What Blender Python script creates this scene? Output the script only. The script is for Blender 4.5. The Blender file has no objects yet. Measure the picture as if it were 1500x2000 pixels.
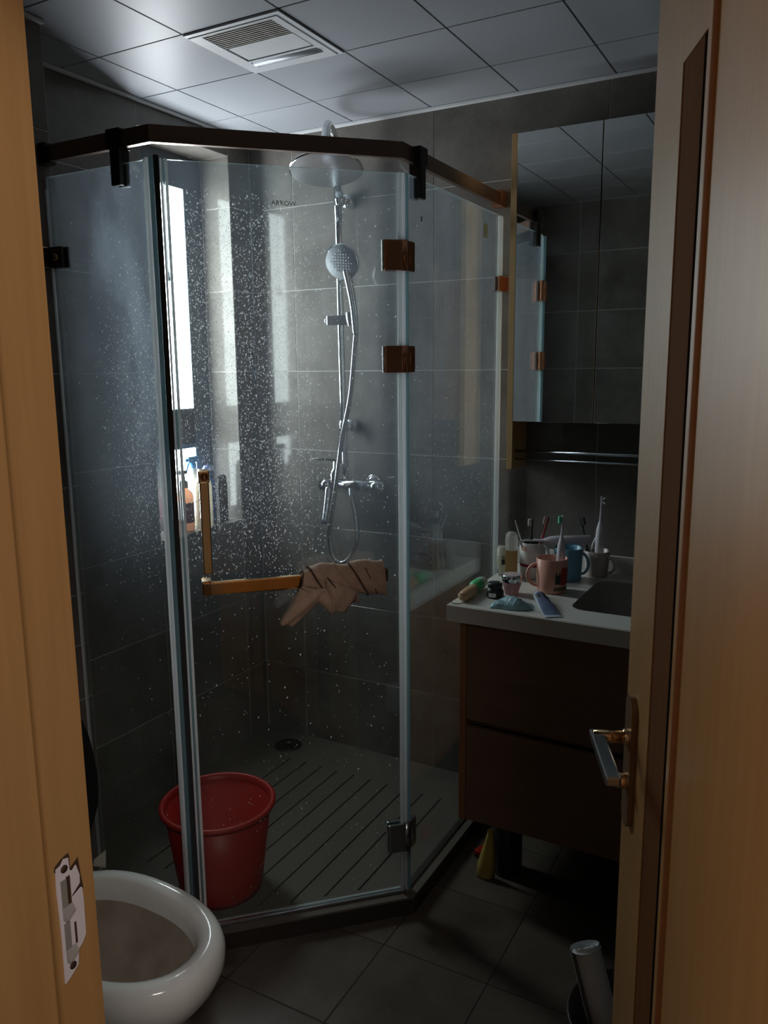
import bpy, bmesh, math, random
from mathutils import Vector, Matrix
random.seed(7)
S = bpy.context.scene
COL = S.collection

# ------------------------------------------------------------------ camera
cam_d = bpy.data.cameras.new('camera')
cam = bpy.data.objects.new('camera', cam_d)
COL.objects.link(cam)
cam_d.sensor_fit = 'AUTO'
cam_d.sensor_width = 36.0
cam_d.lens = 36.0 * 1560.0 / 2000.0
cam_d.clip_start = 0.02
cam_d.clip_end = 60
RW = Matrix(((0.87602525, 0.07728153, -0.47603291),
             (0.48218495, -0.15836826, 0.86163633),
             (-0.00879993, -0.98435108, -0.17599859)))
r_, u_, b_ = RW @ Vector((1, 0, 0)), RW @ Vector((0, -1, 0)), RW @ Vector((0, 0, -1))
M = Matrix(((r_.x, u_.x, b_.x, 0.0), (r_.y, u_.y, b_.y, 0.0), (r_.z, u_.z, b_.z, 1.545), (0, 0, 0, 1)))
cam.matrix_world = M
S.camera = cam

# ------------------------------------------------------------------ world, lights, exposure
world = bpy.data.worlds.new('world')
S.world = world
world.use_nodes = True
wbg = world.node_tree.nodes['Background']
wbg.inputs['Color'].default_value = (1.0, 0.86, 0.72, 1)
wbg.inputs['Strength'].default_value = 0.09
WINDOW_STRENGTH = 29.0


def area_light(name, loc, rot, size, size_y, power, color):
    d = bpy.data.lights.new(name, 'AREA')
    d.shape = 'RECTANGLE'
    d.size, d.size_y, d.energy, d.color = size, size_y, power, color
    o = bpy.data.objects.new(name, d)
    COL.objects.link(o)
    o.location, o.rotation_euler = loc, rot
    return o


# two unseen fill lights added in the hall, aimed at jamb, toilet and door
area_light('hall_fill', (0.95, -0.85, 2.95), (math.radians(50), 0, math.radians(50)), 1.0, 0.4, 33.0, (1.0, 0.91, 0.87))
area_light('hall_fill', (-1.55, -0.75, 1.75), (math.radians(82), 0, math.radians(-42)), 0.8, 1.2, 8.5, (1.0, 0.80, 0.60))

S.view_settings.view_transform = 'Standard'
S.view_settings.look = 'None'
S.view_settings.exposure = 0.0
S.view_settings.gamma = 1.0
S.view_settings.use_curve_mapping = False
S.cycles.max_bounces = 10
S.cycles.transparent_max_bounces = 32
S.cycles.sample_clamp_indirect = 6.0
S.cycles.caustics_reflective = False
S.cycles.caustics_refractive = False
S.cycles.use_denoising = True

# ------------------------------------------------------------------ materials


class NT:
    def __init__(self, name):
        self.m = bpy.data.materials.new(name)
        self.m.use_nodes = True
        self.t = self.m.node_tree
        self.t.nodes.clear()
        self.out = self.t.nodes.new('ShaderNodeOutputMaterial')

    def n(self, typ, **kw):
        nd = self.t.nodes.new(typ)
        for k, v in kw.items():
            if k in nd.inputs:
                nd.inputs[k].default_value = v
            else:
                setattr(nd, k, v)
        return nd

    def l(self, a, b):
        self.t.links.new(a, b)

    def ramp(self, src, stops):
        r = self.n('ShaderNodeValToRGB')
        el = r.color_ramp.elements
        while len(el) < len(stops):
            el.new(0.5)
        for e, (p, c) in zip(el, stops):
            e.position = p
            e.color = c if len(c) == 4 else (*c, 1)
        self.l(src, r.inputs[0])
        return r.outputs[0]

    def math(self, op, a, b=None):
        nd = self.n('ShaderNodeMath', operation=op)
        for i, v in enumerate((a, b)):
            if v is None:
                continue
            if isinstance(v, (int, float)):
                nd.inputs[i].default_value = v
            else:
                self.l(v, nd.inputs[i])
        return nd.outputs[0]

    def coords(self, scale=(1, 1, 1), kind='Object'):
        tc = self.n('ShaderNodeTexCoord')
        mp = self.n('ShaderNodeMapping')
        mp.inputs['Scale'].default_value = scale
        self.l(tc.outputs[kind], mp.inputs['Vector'])
        return mp.outputs[0]

    def noise(self, vec, scale, detail=4.0, rough=0.55):
        nd = self.n('ShaderNodeTexNoise')
        nd.inputs['Scale'].default_value = scale
        nd.inputs['Detail'].default_value = detail
        nd.inputs['Roughness'].default_value = rough
        self.l(vec, nd.inputs['Vector'])
        return nd.outputs['Fac']


def c4(c):
    return (*c, 1.0)


def mat(name, color, rough=0.5, metal=0.0, spec=0.5, vary=0.0, vscale=30.0, bump=0.0, coat=0.0, trans=0.0, ior=1.45, sheen=0.0, alpha=1.0):
    t = NT(name)
    p = t.n('ShaderNodeBsdfPrincipled')
    p.inputs['Base Color'].default_value = c4(color)
    p.inputs['Roughness'].default_value = rough
    p.inputs['Metallic'].default_value = metal
    p.inputs['Specular IOR Level'].default_value = spec
    p.inputs['Coat Weight'].default_value = coat
    p.inputs['Transmission Weight'].default_value = trans
    p.inputs['IOR'].default_value = ior
    p.inputs['Sheen Weight'].default_value = sheen
    p.inputs['Alpha'].default_value = alpha
    v = t.coords()
    nz = t.noise(v, vscale)
    k = max(vary, 0.03)
    lo = tuple(x * (1 - k) for x in color)
    hi = tuple(min(1, x * (1 + k)) for x in color)
    t.l(t.ramp(nz, [(0.3, lo), (0.7, hi)]), p.inputs['Base Color'])
    if bump:
        b = t.n('ShaderNodeBump')
        b.inputs['Strength'].default_value = bump
        b.inputs['Distance'].default_value = 0.002
        t.l(nz, b.inputs['Height'])
        t.l(b.outputs[0], p.inputs['Normal'])
    t.l(p.outputs[0], t.out.inputs[0])
    return t.m


def tile_mat(name, base, rough, vary=0.30, spec=0.17):
    t = NT(name)
    p = t.n('ShaderNodeBsdfPrincipled')
    p.inputs['Specular IOR Level'].default_value = spec
    v = t.coords()
    oi = t.n('ShaderNodeObjectInfo')
    add = t.n('ShaderNodeVectorMath', operation='ADD')
    t.l(v, add.inputs[0])
    sc = t.n('ShaderNodeVectorMath', operation='SCALE')
    sc.inputs[0].default_value = (13.0, 7.0, 5.0)
    t.l(oi.outputs['Random'], sc.inputs['Scale'])
    t.l(sc.outputs[0], add.inputs[1])
    vec = add.outputs[0]
    n1 = t.noise(vec, 5.0, 8.0, 0.62)
    n2 = t.noise(vec, 60.0, 3.0, 0.6)
    mix = t.math('ADD', t.math('MULTIPLY', n1, 0.8), t.math('MULTIPLY', n2, 0.2))
    lo = tuple(x * (1 - vary) for x in base)
    hi = tuple(x * (1 + vary) for x in base)
    col = t.ramp(mix, [(0.32, lo), (0.52, base), (0.7, hi)])
    t.l(col, p.inputs['Base Color'])
    rr = t.ramp(n1, [(0.3, (rough * 0.8,) * 3), (0.7, (rough * 1.25,) * 3)])
    t.l(rr, p.inputs['Roughness'])
    b = t.n('ShaderNodeBump')
    b.inputs['Strength'].default_value = 0.03
    b.inputs['Distance'].default_value = 0.002
    t.l(n1, b.inputs['Height'])
    t.l(b.outputs[0], p.inputs['Normal'])
    t.l(p.outputs[0], t.out.inputs[0])
    return t.m


def wood_mat(name, c1, c2, rough=0.4, scale=(28, 28, 1.2), spec=0.5):
    t = NT(name)
    p = t.n('ShaderNodeBsdfPrincipled')
    v = t.coords(scale)
    n1 = t.noise(v, 1.6, 7.0, 0.6)
    v2 = t.coords((scale[0] * 5, scale[1] * 5, scale[2] * 3))
    n2 = t.noise(v2, 1.5, 4.0, 0.6)
    f = t.math('ADD', t.math('MULTIPLY', n1, 0.7), t.math('MULTIPLY', n2, 0.3))
    t.l(t.ramp(f, [(0.32, c1), (0.68, c2)]), p.inputs['Base Color'])
    p.inputs['Roughness'].default_value = rough
    p.inputs['Specular IOR Level'].default_value = spec
    b = t.n('ShaderNodeBump')
    b.inputs['Strength'].default_value = 0.05
    b.inputs['Distance'].default_value = 0.001
    t.l(n2, b.inputs['Height'])
    t.l(b.outputs[0], p.inputs['Normal'])
    t.l(p.outputs[0], t.out.inputs[0])
    return t.m


def glass_mat(name, tint=(0.93, 0.97, 0.955), dirt=None):
    """clear sheet glass; dirt = None or (haze, drop_amount, 'door'|'left'|'right')"""
    t = NT(name)
    tr = t.n('ShaderNodeBsdfTransparent')
    tr.inputs[0].default_value = c4(tint)
    gl = t.n('ShaderNodeBsdfGlossy')
    gl.inputs['Color'].default_value = (1, 1, 1, 1)
    gl.inputs['Roughness'].default_value = 0.015
    # thin sheet: the same Schlick reflectance from either side
    ge = t.n('ShaderNodeNewGeometry')
    dt = t.n('ShaderNodeVectorMath', operation='DOT_PRODUCT')
    t.l(ge.outputs['Incoming'], dt.inputs[0])
    t.l(ge.outputs['Normal'], dt.inputs[1])
    om = t.math('SUBTRACT', 1.0, t.math('ABSOLUTE', dt.outputs['Value']))
    fr = t.math('ADD', 0.04, t.math('MULTIPLY', t.math('POWER', om, 5.0), 0.96))
    m1 = t.n('ShaderNodeMixShader')
    t.l(fr, m1.inputs[0])
    t.l(tr.outputs[0], m1.inputs[1])
    t.l(gl.outputs[0], m1.inputs[2])
    last = m1.outputs[0]
    if dirt:
        haze, amount, kind = dirt
        df = t.n('ShaderNodeBsdfDiffuse')
        df.inputs[0].default_value = (0.70, 0.80, 0.92, 1)  # blue of the window light tinted into the film
        tl = t.n('ShaderNodeBsdfTranslucent')
        tl.inputs[0].default_value = (0.70, 0.82, 0.98, 1)
        md = t.n('ShaderNodeMixShader')
        md.inputs[0].default_value = 0.62
        t.l(df.outputs[0], md.inputs[1])
        t.l(tl.outputs[0], md.inputs[2])
        tc = t.n('ShaderNodeTexCoord')
        sep = t.n('ShaderNodeSeparateXYZ')
        t.l(tc.outputs['Object'], sep.inputs[0])
        X, Z = sep.outputs[0], sep.outputs[2]
        # droplets: small irregular cells, each cell kept or dropped at random
        wob = t.n('ShaderNodeTexNoise')
        wob.inputs['Scale'].default_value = 90
        t.l(tc.outputs['Object'], wob.inputs['Vector'])
        wv = t.n('ShaderNodeVectorMath', operation='SCALE')
        wv.inputs['Scale'].default_value = 0.007
        t.l(wob.outputs['Color'], wv.inputs[0])
        va = t.n('ShaderNodeVectorMath', operation='ADD')
        t.l(tc.outputs['Object'], va.inputs[0])
        t.l(wv.outputs[0], va.inputs[1])

        def drops(scale, size, keep):
            mp = t.n('ShaderNodeMapping')
            mp.inputs['Scale'].default_value = (scale, 0.001, scale * 0.62)
            t.l(va.outputs[0], mp.inputs['Vector'])
            vo = t.n('ShaderNodeTexVoronoi')
            vo.inputs['Scale'].default_value = 1.0
            t.l(mp.outputs[0], vo.inputs['Vector'])
            sc = t.n('ShaderNodeSeparateColor')
            t.l(vo.outputs['Color'], sc.inputs[0])
            ed = t.n('ShaderNodeMapRange', interpolation_type='SMOOTHSTEP')
            t.l(vo.outputs['Distance'], ed.inputs[0])
            rad_ = t.math('MULTIPLY', sc.outputs[1], size)
            t.l(rad_, ed.inputs[1])
            t.l(t.math('MULTIPLY', rad_, 0.55), ed.inputs[2])
            near = ed.outputs[0]
            return t.math('MULTIPLY', near, t.math('ADD', 0.35, t.math('MULTIPLY', sc.outputs[2], 0.65))), sc.outputs[0]
        d1, r1 = drops(400, 0.62, 0.5)
        d2, r2 = drops(230, 0.50, 0.5)
        cl = t.noise(t.coords((9, 9, 5)), 1.0, 5.0, 0.65)

        def band(src, lo0, lo1, hi1, hi0):
            a = t.n('ShaderNodeMapRange', interpolation_type='SMOOTHSTEP')
            a.inputs[1].default_value, a.inputs[2].default_value = lo0, lo1
            t.l(src, a.inputs[0])
            b = t.n('ShaderNodeMapRange', interpolation_type='SMOOTHSTEP')
            b.inputs[1].default_value, b.inputs[2].default_value = hi0, hi1
            t.l(src, b.inputs[0])
            return t.math('MULTIPLY', a.outputs[0], b.outputs[0])
        if kind == 'door':
            dens = t.math('MULTIPLY', band(X, -0.02, 0.05, 0.20, 0.42), band(Z, 0.90, 1.30, 1.88, 1.99))
            dens = t.math('ADD', t.math('MULTIPLY', dens, 0.85), 0.025)
        elif kind == 'left':
            dens = t.math('MULTIPLY', band(X, 0.08, 0.30, 0.5, 0.6), band(Z, 0.95, 1.25, 1.45, 1.9))
            dens = t.math('ADD', t.math('MULTIPLY', dens, 0.6), 0.015)
        else:
            dens = t.math('ADD', t.math('MULTIPLY', band(Z, 0.9, 1.1, 1.3, 1.7), 0.05), 0.01)
        dens = t.math('MULTIPLY', dens, t.math('MULTIPLY', cl, 1.9))
        k1 = t.math('MULTIPLY', d1, t.math('LESS_THAN', r1, dens))
        k2 = t.math('MULTIPLY', d2, t.math('LESS_THAN', r2, t.math('MULTIPLY', dens, 0.6)))
        mask = t.math('MULTIPLY', t.math('MAXIMUM', k1, k2), amount)
        # dried water film and smears, with window-light haze put into them
        hz = t.noise(t.coords((5, 5, 2.2)), 1.0, 6.0, 0.7)
        hzr = t.ramp(hz, [(0.35, (0.45,) * 3), (0.72, (1.0,) * 3)])
        film = t.math('MULTIPLY', hzr, haze)
        if kind == 'left':
            # the wiped arc of soap film in the upper part of the panel
            dx = t.math('SUBTRACT', X, 0.16)
            dz = t.math('MULTIPLY', t.math('SUBTRACT', Z, 1.52), 0.42)
            rad = t.math('SQRT', t.math('ADD', t.math('MULTIPLY', dx, dx), t.math('MULTIPLY', dz, dz)))
            wn = t.noise(t.coords((14, 14, 6)), 1.0, 5.0, 0.7)
            rad = t.math('ADD', rad, t.math('MULTIPLY', t.math('SUBTRACT', wn, 0.5), 0.06))
            arc = t.math('MULTIPLY', band(rad, 0.09, 0.125, 0.15, 0.19), band(X, 0.10, 0.17, 0.5, 0.6))
            arc = t.math('MULTIPLY', arc, band(Z, 1.3, 1.55, 2.1, 2.2))
            film = t.math('ADD', film, t.math('MULTIPLY', arc, 0.14))
            side = t.math('MULTIPLY', band(X, 0.03, 0.30, 0.5, 0.6), band(Z, 1.0, 1.35, 1.95, 2.15))  # bluish window-light haze painted over this side of the panel
            film = t.math('ADD', film, t.math('MULTIPLY', t.math('MULTIPLY', side, hzr), 0.13))
        if kind == 'right':
            fog = t.math('MULTIPLY', band(X, 0.0, 0.25, 0.7, 0.9), band(Z, 0.55, 0.95, 1.05, 1.3))
            film = t.math('ADD', film, t.math('MULTIPLY', t.math('MULTIPLY', fog, hzr), 0.05))
        film = t.math('MULTIPLY', film, t.math('ADD', 0.04, t.math('MULTIPLY', band(Z, 0.80, 1.40, 3.0, 4.0), 0.96)))  # film thinned low down so the shaded lower glass stays dark
        allm = t.math('MINIMUM', t.math('ADD', mask, film), 0.95)
        isdrop = t.math('GREATER_THAN', mask, 0.02)
        for nd_, cf, cd in ((df, (0.70, 0.80, 0.92, 1), (0.86, 0.88, 0.9, 1)), (tl, (0.70, 0.82, 0.98, 1), (0.88, 0.9, 0.92, 1))):
            mc_ = t.n('ShaderNodeMix', data_type='RGBA')
            mc_.inputs[6].default_value = cf
            mc_.inputs[7].default_value = cd
            t.l(isdrop, mc_.inputs[0])
            t.l(mc_.outputs[2], nd_.inputs[0])
        m2 = t.n('ShaderNodeMixShader')
        t.l(allm, m2.inputs[0])
        t.l(last, m2.inputs[1])
        t.l(md.outputs[0], m2.inputs[2])
        last = m2.outputs[0]
    t.l(last, t.out.inputs[0])
    return t.m


def emit_mat(name, color, strength):
    t = NT(name)
    e = t.n('ShaderNodeEmission')
    e.inputs[0].default_value = c4(color)
    e.inputs[1].default_value = strength
    t.l(e.outputs[0], t.out.inputs[0])
    return t.m


def clear_plastic(name, color, k):
    t = NT(name)
    p = t.n('ShaderNodeBsdfPrincipled')
    p.inputs['Base Color'].default_value = c4(color)
    p.inputs['Roughness'].default_value = 0.12
    tr = t.n('ShaderNodeBsdfTransparent')
    tr.inputs[0].default_value = c4(tuple(0.5 + 0.5 * x for x in color))
    tl = t.n('ShaderNodeBsdfTranslucent')
    tl.inputs[0].default_value = c4(color)
    m0 = t.n('ShaderNodeMixShader')
    m0.inputs[0].default_value = 0.5
    t.l(p.outputs[0], m0.inputs[1])
    t.l(tl.outputs[0], m0.inputs[2])
    m = t.n('ShaderNodeMixShader')
    m.inputs[0].default_value = k
    t.l(tr.outputs[0], m.inputs[1])
    t.l(m0.outputs[0], m.inputs[2])
    t.l(m.outputs[0], t.out.inputs[0])
    return t.m


WALL_TILE = tile_mat('wall_tile_stone', (0.150, 0.140, 0.127), 0.085)
FLOOR_TILE = tile_mat('floor_tile_stone', (0.085, 0.070, 0.056), 0.38)
GROUT = mat('grout', (0.48, 0.48, 0.465), 0.8, vary=0.1)
FGROUT = mat('floor_grout', (0.035, 0.03, 0.027), 0.8, vary=0.1)
CEIL = mat('ceiling_aluminium', (0.325, 0.345, 0.37), 0.42, spec=0.13, vary=0.03, vscale=3)
CEILGAP = mat('ceiling_gap', (0.015, 0.016, 0.018), 0.7)
WHITEP = mat('white_paint', (0.62, 0.64, 0.65), 0.45)
FANP = mat('fan_plastic', (0.55, 0.57, 0.59), 0.45)
DARKGAP = mat('dark_slot', (0.03, 0.03, 0.032), 0.6)
LAMPT = mat('lamp_tube_glass', (0.78, 0.84, 0.9), 0.2)
DUSTY = mat('dusty_slat', (0.40, 0.39, 0.36), 0.7, vary=0.2)
WOODJ = wood_mat('jamb_oak', (0.375, 0.205, 0.075), (0.45, 0.255, 0.10), 0.42)
WOODD = wood_mat('door_oak', (0.37, 0.185, 0.062), (0.45, 0.238, 0.085), 0.36, spec=0.6)
WOODDARK = wood_mat('door_inlay_walnut', (0.13, 0.056, 0.024), (0.17, 0.075, 0.032), 0.85, spec=0.04)
WOODEDGE = mat('door_groove_stain', (0.30, 0.12, 0.045), 0.5, vary=0.1)
CABW = wood_mat('vanity_wood', (0.135, 0.072, 0.042), (0.18, 0.098, 0.058), 0.5, scale=(1.2, 20, 20))
CABE = wood_mat('vanity_edge_wood', (0.20, 0.085, 0.036), (0.27, 0.12, 0.052), 0.5)
MIRW = wood_mat('mirror_cabinet_wood', (0.46, 0.28, 0.12), (0.56, 0.36, 0.16), 0.45)
COUNTER = mat('counter_stone', (0.62, 0.60, 0.56), 0.32, vary=0.03, vscale=120)
BASIN = mat('basin_shaded', (0.30, 0.295, 0.28), 0.3)  # shade inside the basin put into its colour
MIRROR = mat('mirror_silver', (0.80, 0.84, 0.82), 0.02, metal=1.0)
CHROME = mat('chrome', (0.72, 0.75, 0.78), 0.10, metal=1.0)
CHROMED = mat('chrome_dull', (0.45, 0.47, 0.50), 0.22, metal=1.0)
CHROMEREFL = mat('chrome_dark_reflection', (0.20, 0.21, 0.225), 0.25, metal=1.0)  # slider chrome darkened to hold reflections of the dark room
NOZZLE = mat('shower_face_rubber', (0.34, 0.37, 0.40), 0.45, vary=0.2, vscale=200)
GOLD = mat('rose_gold_polish', (0.78, 0.50, 0.27), 0.12, metal=1.0)
COPPER = mat('copper_hinge', (0.60, 0.27, 0.15), 0.17, metal=0.75, spec=0.7)
BRONZE = mat('bronze_rail', (0.24, 0.165, 0.125), 0.28, metal=0.7)
BLACKM = mat('black_bracket', (0.028, 0.024, 0.02), 0.3, metal=0.4)
EDGEGL = clear_plastic('glass_edge', (0.74, 0.86, 0.87), 0.88)
SEAL = clear_plastic('clear_seal', (0.95, 0.97, 0.98), 0.95)
SEALT = clear_plastic('teal_seal', (0.30, 0.44, 0.47), 0.7)
MAGNET = mat('dark_magnet_strip', (0.03, 0.032, 0.035), 0.3)
GL_DOOR = glass_mat('glass_door_wet', dirt=(0.15, 0.7, 'door'))
GL_LEFT = glass_mat('glass_left_wet', dirt=(0.26, 0.6, 'left'))
GL_RIGHT = glass_mat('glass_right_wet', dirt=(0.12, 0.45, 'right'))
GL_CLEAN = glass_mat('glass_clean')
PANE = emit_mat('daylit_frosted_pane', (0.90, 0.96, 1.0), WINDOW_STRENGTH)
WFRAME = mat('window_frame_backlit', (0.10, 0.12, 0.145), 0.45)  # backlit shade of the frame put into its colour
WRAIL = mat('window_rail_brown', (0.075, 0.05, 0.045), 0.5)
TRAYM = tile_mat('shower_tray_stone', (0.105, 0.094, 0.078), 0.55, 0.1)
TRAYSIDE = mat('tray_side_dark', (0.028, 0.023, 0.019), 0.5)
PORC = mat('porcelain', (0.74, 0.75, 0.72), 0.14, coat=0.3)
PORCIN = mat('stained_bowl_inside', (0.36, 0.31, 0.25), 0.3, vary=0.2, vscale=12)
BLACKP = mat('black_plastic', (0.018, 0.018, 0.018), 0.3)
REDP = mat('red_plastic', (0.29, 0.012, 0.008), 0.4, spec=0.25)
STEEL = mat('filmed_steel', (0.78, 0.74, 0.79), 0.45, metal=0.15)
STEELIN = mat('steel_cup', (0.42, 0.42, 0.41), 0.4, metal=0.5)
MATTEGAP = mat('matte_dark_joint', (0.012, 0.009, 0.007), 0.95, spec=0.0)
HOLE = mat('mortise_dark', (0.05, 0.025, 0.012), 0.8)
TOWEL = mat('beige_towel', (0.53, 0.36, 0.255), 0.95, vary=0.12, vscale=60, bump=0.6, sheen=0.3)
FOLDSHADE = mat('towel_fold_shadow', (0.10, 0.06, 0.045), 0.9)  # shadows of the towel folds, drawn as dark lines
INK = mat('black_print', (0.01, 0.01, 0.01), 0.6)
STICK = mat('pale_sticker', (0.62, 0.64, 0.62), 0.6)

# ------------------------------------------------------------------ mesh building


class MB:
    def __init__(self):
        self.v, self.f, self.fm, self.sm = [], [], [], []
        self.mats = []

    def mi(self, m):
        if m not in self.mats:
            self.mats.append(m)
        return self.mats.index(m)

    def add(self, vs, fs, m, smooth=False, M=None):
        o = len(self.v)
        for p in vs:
            p = Vector(p)
            self.v.append(tuple(M @ p) if M is not None else tuple(p))
        k = self.mi(m)
        for f in fs:
            self.f.append([i + o for i in f])
            self.fm.append(k)
            self.sm.append(smooth)
        return self

    def box(self, lo, hi, m, M=None, ch=0.0):
        x0, y0, z0 = lo
        x1, y1, z1 = hi
        if ch <= 0:
            vs = [(x0, y0, z0), (x1, y0, z0), (x1, y1, z0), (x0, y1, z0), (x0, y0, z1), (x1, y0, z1), (x1, y1, z1), (x0, y1, z1)]
            fs = [(0, 3, 2, 1), (4, 5, 6, 7), (0, 1, 5, 4), (1, 2, 6, 5), (2, 3, 7, 6), (3, 0, 4, 7)]
            return self.add(vs, fs, m, M=M)
        bm = bmesh.new()
        bmesh.ops.create_cube(bm, size=1)
        for vv in bm.verts:
            vv.co = Vector(((x0 + x1) / 2 + vv.co.x * (x1 - x0), (y0 + y1) / 2 + vv.co.y * (y1 - y0), (z0 + z1) / 2 + vv.co.z * (z1 - z0)))
        bmesh.ops.bevel(bm, geom=bm.edges[:], offset=ch, segments=2, affect='EDGES', profile=0.6)
        bm.verts.index_update()
        vs = [tuple(vv.co) for vv in bm.verts]
        fs = [[q.index for q in f.verts] for f in bm.faces]
        bm.free()
        return self.add(vs, fs, m, M=M)

    def prism(self, pts, z0, z1, m, M=None, smooth=False):
        n = len(pts)
        vs = [(x, y, z0) for x, y in pts] + [(x, y, z1) for x, y in pts]
        fs = [list(range(n - 1, -1, -1)), list(range(n, 2 * n))]
        fs += [(i, (i + 1) % n, n + (i + 1) % n, n + i) for i in range(n)]
        return self.add(vs, fs, m, M=M, smooth=smooth)

    def lathe(self, prof, m, n=32, M=None, cap=True, smooth=True, sx=1.0, sy=1.0):
        vs, fs = [], []
        for r, z in prof:
            for i in range(n):
                a = 2 * math.pi * i / n
                vs.append((r * math.cos(a) * sx, r * math.sin(a) * sy, z))
        k = len(prof)
        for j in range(k - 1):
            for i in range(n):
                i2 = (i + 1) % n
                fs.append((j * n + i, j * n + i2, (j + 1) * n + i2, (j + 1) * n + i))
        self.add(vs, fs, m, smooth=smooth, M=M)
        if cap:
            if prof[0][0] > 1e-5:
                self.add(vs[:n], [list(range(n - 1, -1, -1))], m, M=M)
            if prof[-1][0] > 1e-5:
                self.add(vs[-n:], [list(range(n))], m, M=M)
        return self

    def tube(self, path, r, m, n=10, smooth=True, cap=True, sub=1):
        P = [Vector(p) for p in path]
        if sub > 1:
            P = smooth_path(P, sub)
        k = len(P)
        rr = r if isinstance(r, (list, tuple)) else [r] * k
        if len(rr) != k:
            q = []
            for i in range(k):
                t = i / (k - 1) * (len(rr) - 1)
                a = int(min(t, len(rr) - 2))
                q.append(rr[a] + (rr[a + 1] - rr[a]) * (t - a))
            rr = q
        up = None
        vs, fs = [], []
        for i, p in enumerate(P):
            d = (P[min(i + 1, k - 1)] - P[max(i - 1, 0)]).normalized()
            if up is None:
                a = Vector((0, 0, 1)) if abs(d.z) < 0.9 else Vector((1, 0, 0))
                up = d.cross(a).normalized()
            else:
                up = (up - d * up.dot(d)).normalized()
            w = d.cross(up)
            for j in range(n):
                t = 2 * math.pi * j / n
                vs.append(tuple(p + (up * math.cos(t) + w * math.sin(t)) * rr[i]))
        for i in range(k - 1):
            for j in range(n):
                j2 = (j + 1) % n
                fs.append((i * n + j, i * n + j2, (i + 1) * n + j2, (i + 1) * n + j))
        if cap:
            fs.append(list(range(n - 1, -1, -1)))
            fs.append([(k - 1) * n + j for j in range(n)])
        return self.add(vs, fs, m, smooth=smooth)

    def build(self, name, parent=None, loc=None, M=None):
        me = bpy.data.meshes.new(name)
        me.from_pydata(self.v, [], self.f)
        for mm in self.mats:
            me.materials.append(mm)
        me.polygons.foreach_set('material_index', self.fm)
        me.polygons.foreach_set('use_smooth', self.sm)
        bm = bmesh.new()
        bm.from_mesh(me)
        bmesh.ops.recalc_face_normals(bm, faces=bm.faces)
        bm.to_mesh(me)
        bm.free()
        me.update()
        o = bpy.data.objects.new(name, me)
        COL.objects.link(o)
        if parent is not None:
            o.parent = parent
        if M is not None:
            o.matrix_local = M
        elif loc is not None:
            o.location = loc
        return o


def smooth_path(P, sub):
    out = []
    n = len(P)
    for i in range(n - 1):
        p0, p1, p2, p3 = P[max(i - 1, 0)], P[i], P[i + 1], P[min(i + 2, n - 1)]
        for s in range(sub):
            t = s / sub
            out.append(0.5 * ((2 * p1) + (p2 - p0) * t + (2 * p0 - 5 * p1 + 4 * p2 - p3) * t * t + (3 * p1 - p0 - 3 * p2 + p3) * t ** 3))
    out.append(P[-1])
    return out


def round_rect(x0, y0, x1, y1, r, k=5):
    pts = []
    for cx, cy, a0 in ((x1 - r, y1 - r, 0), (x0 + r, y1 - r, 90), (x0 + r, y0 + r, 180), (x1 - r, y0 + r, 270)):
        for i in range(k + 1):
            a = math.radians(a0 + 90 * i / k)
            pts.append((cx + r * math.cos(a), cy + r * math.sin(a)))
    return pts


def frame_matrix(origin, xd, yd, zd=(0, 0, 1)):
    x, y, z = Vector(xd), Vector(yd), Vector(zd)
    o = Vector(origin)
    return Matrix(((x.x, y.x, z.x, o.x), (x.y, y.y, z.y, o.y), (x.z, y.z, z.z, o.z), (0, 0, 0, 1)))


def axis_matrix(p, d, roll=0.0):
    d = Vector(d).normalized()
    q = Vector((0, 0, 1)).rotation_difference(d).to_matrix().to_4x4()
    return Matrix.Translation(Vector(p)) @ q @ Matrix.Rotation(roll, 4, 'Z')


def tag(o, label, cat, group=None, kind=None):
    o['label'] = label
    o['category'] = cat
    if group:
        o['group'] = group
    if kind:
        o['kind'] = kind
    return o


def thing(name, label, cat, loc=(0, 0, 0), rz=0.0, group=None, kind=None):
    o = bpy.data.objects.new(name, None)
    o.empty_display_size = 0.05
    COL.objects.link(o)
    o.location = loc
    o.rotation_euler = (0, 0, rz)
    return tag(o, label, cat, group, kind)


# ------------------------------------------------------------------ the room shell
XL, XR, YF, YB, ZC = -1.985, 0.36, 0.52, 2.56, 2.392
XCH, YCH = -1.762, 1.47          # pipe chase beside the toilet
TG = 0.0026                       # joint width
_tile_cache = {}


def tile_mesh(w, h, m, thick=0.006, ch=0.0008):
    key = (round(w, 4), round(h, 4), m.name)
    if key in _tile_cache:
        return _tile_cache[key]
    a, b = w / 2, h / 2
    vs = [(-a, -b, -thick), (a, -b, -thick), (a, b, -thick), (-a, b, -thick), (-a, -b, -ch), (a, -b, -ch), (a, b, -ch), (-a, b, -ch),
          (-a + ch, -b + ch, 0), (a - ch, -b + ch, 0), (a - ch, b - ch, 0), (-a + ch, b - ch, 0)]
    fs = []
    for k in (0, 4):
        for i in range(4):
            j = (i + 1) % 4
            fs.append((k + i, k + j, k + 4 + j, k + 4 + i))
    fs.append((8, 9, 10, 11))
    me = bpy.data.meshes.new('tile')
    me.from_pydata(vs, [], fs)
    me.materials.append(m)
    _tile_cache[key] = me
    return me


def split(lo, hi, joints):
    c = [lo] + [j for j in sorted(joints) if lo + 0.012 < j < hi - 0.012] + [hi]
    return list(zip(c[:-1], c[1:]))


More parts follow.
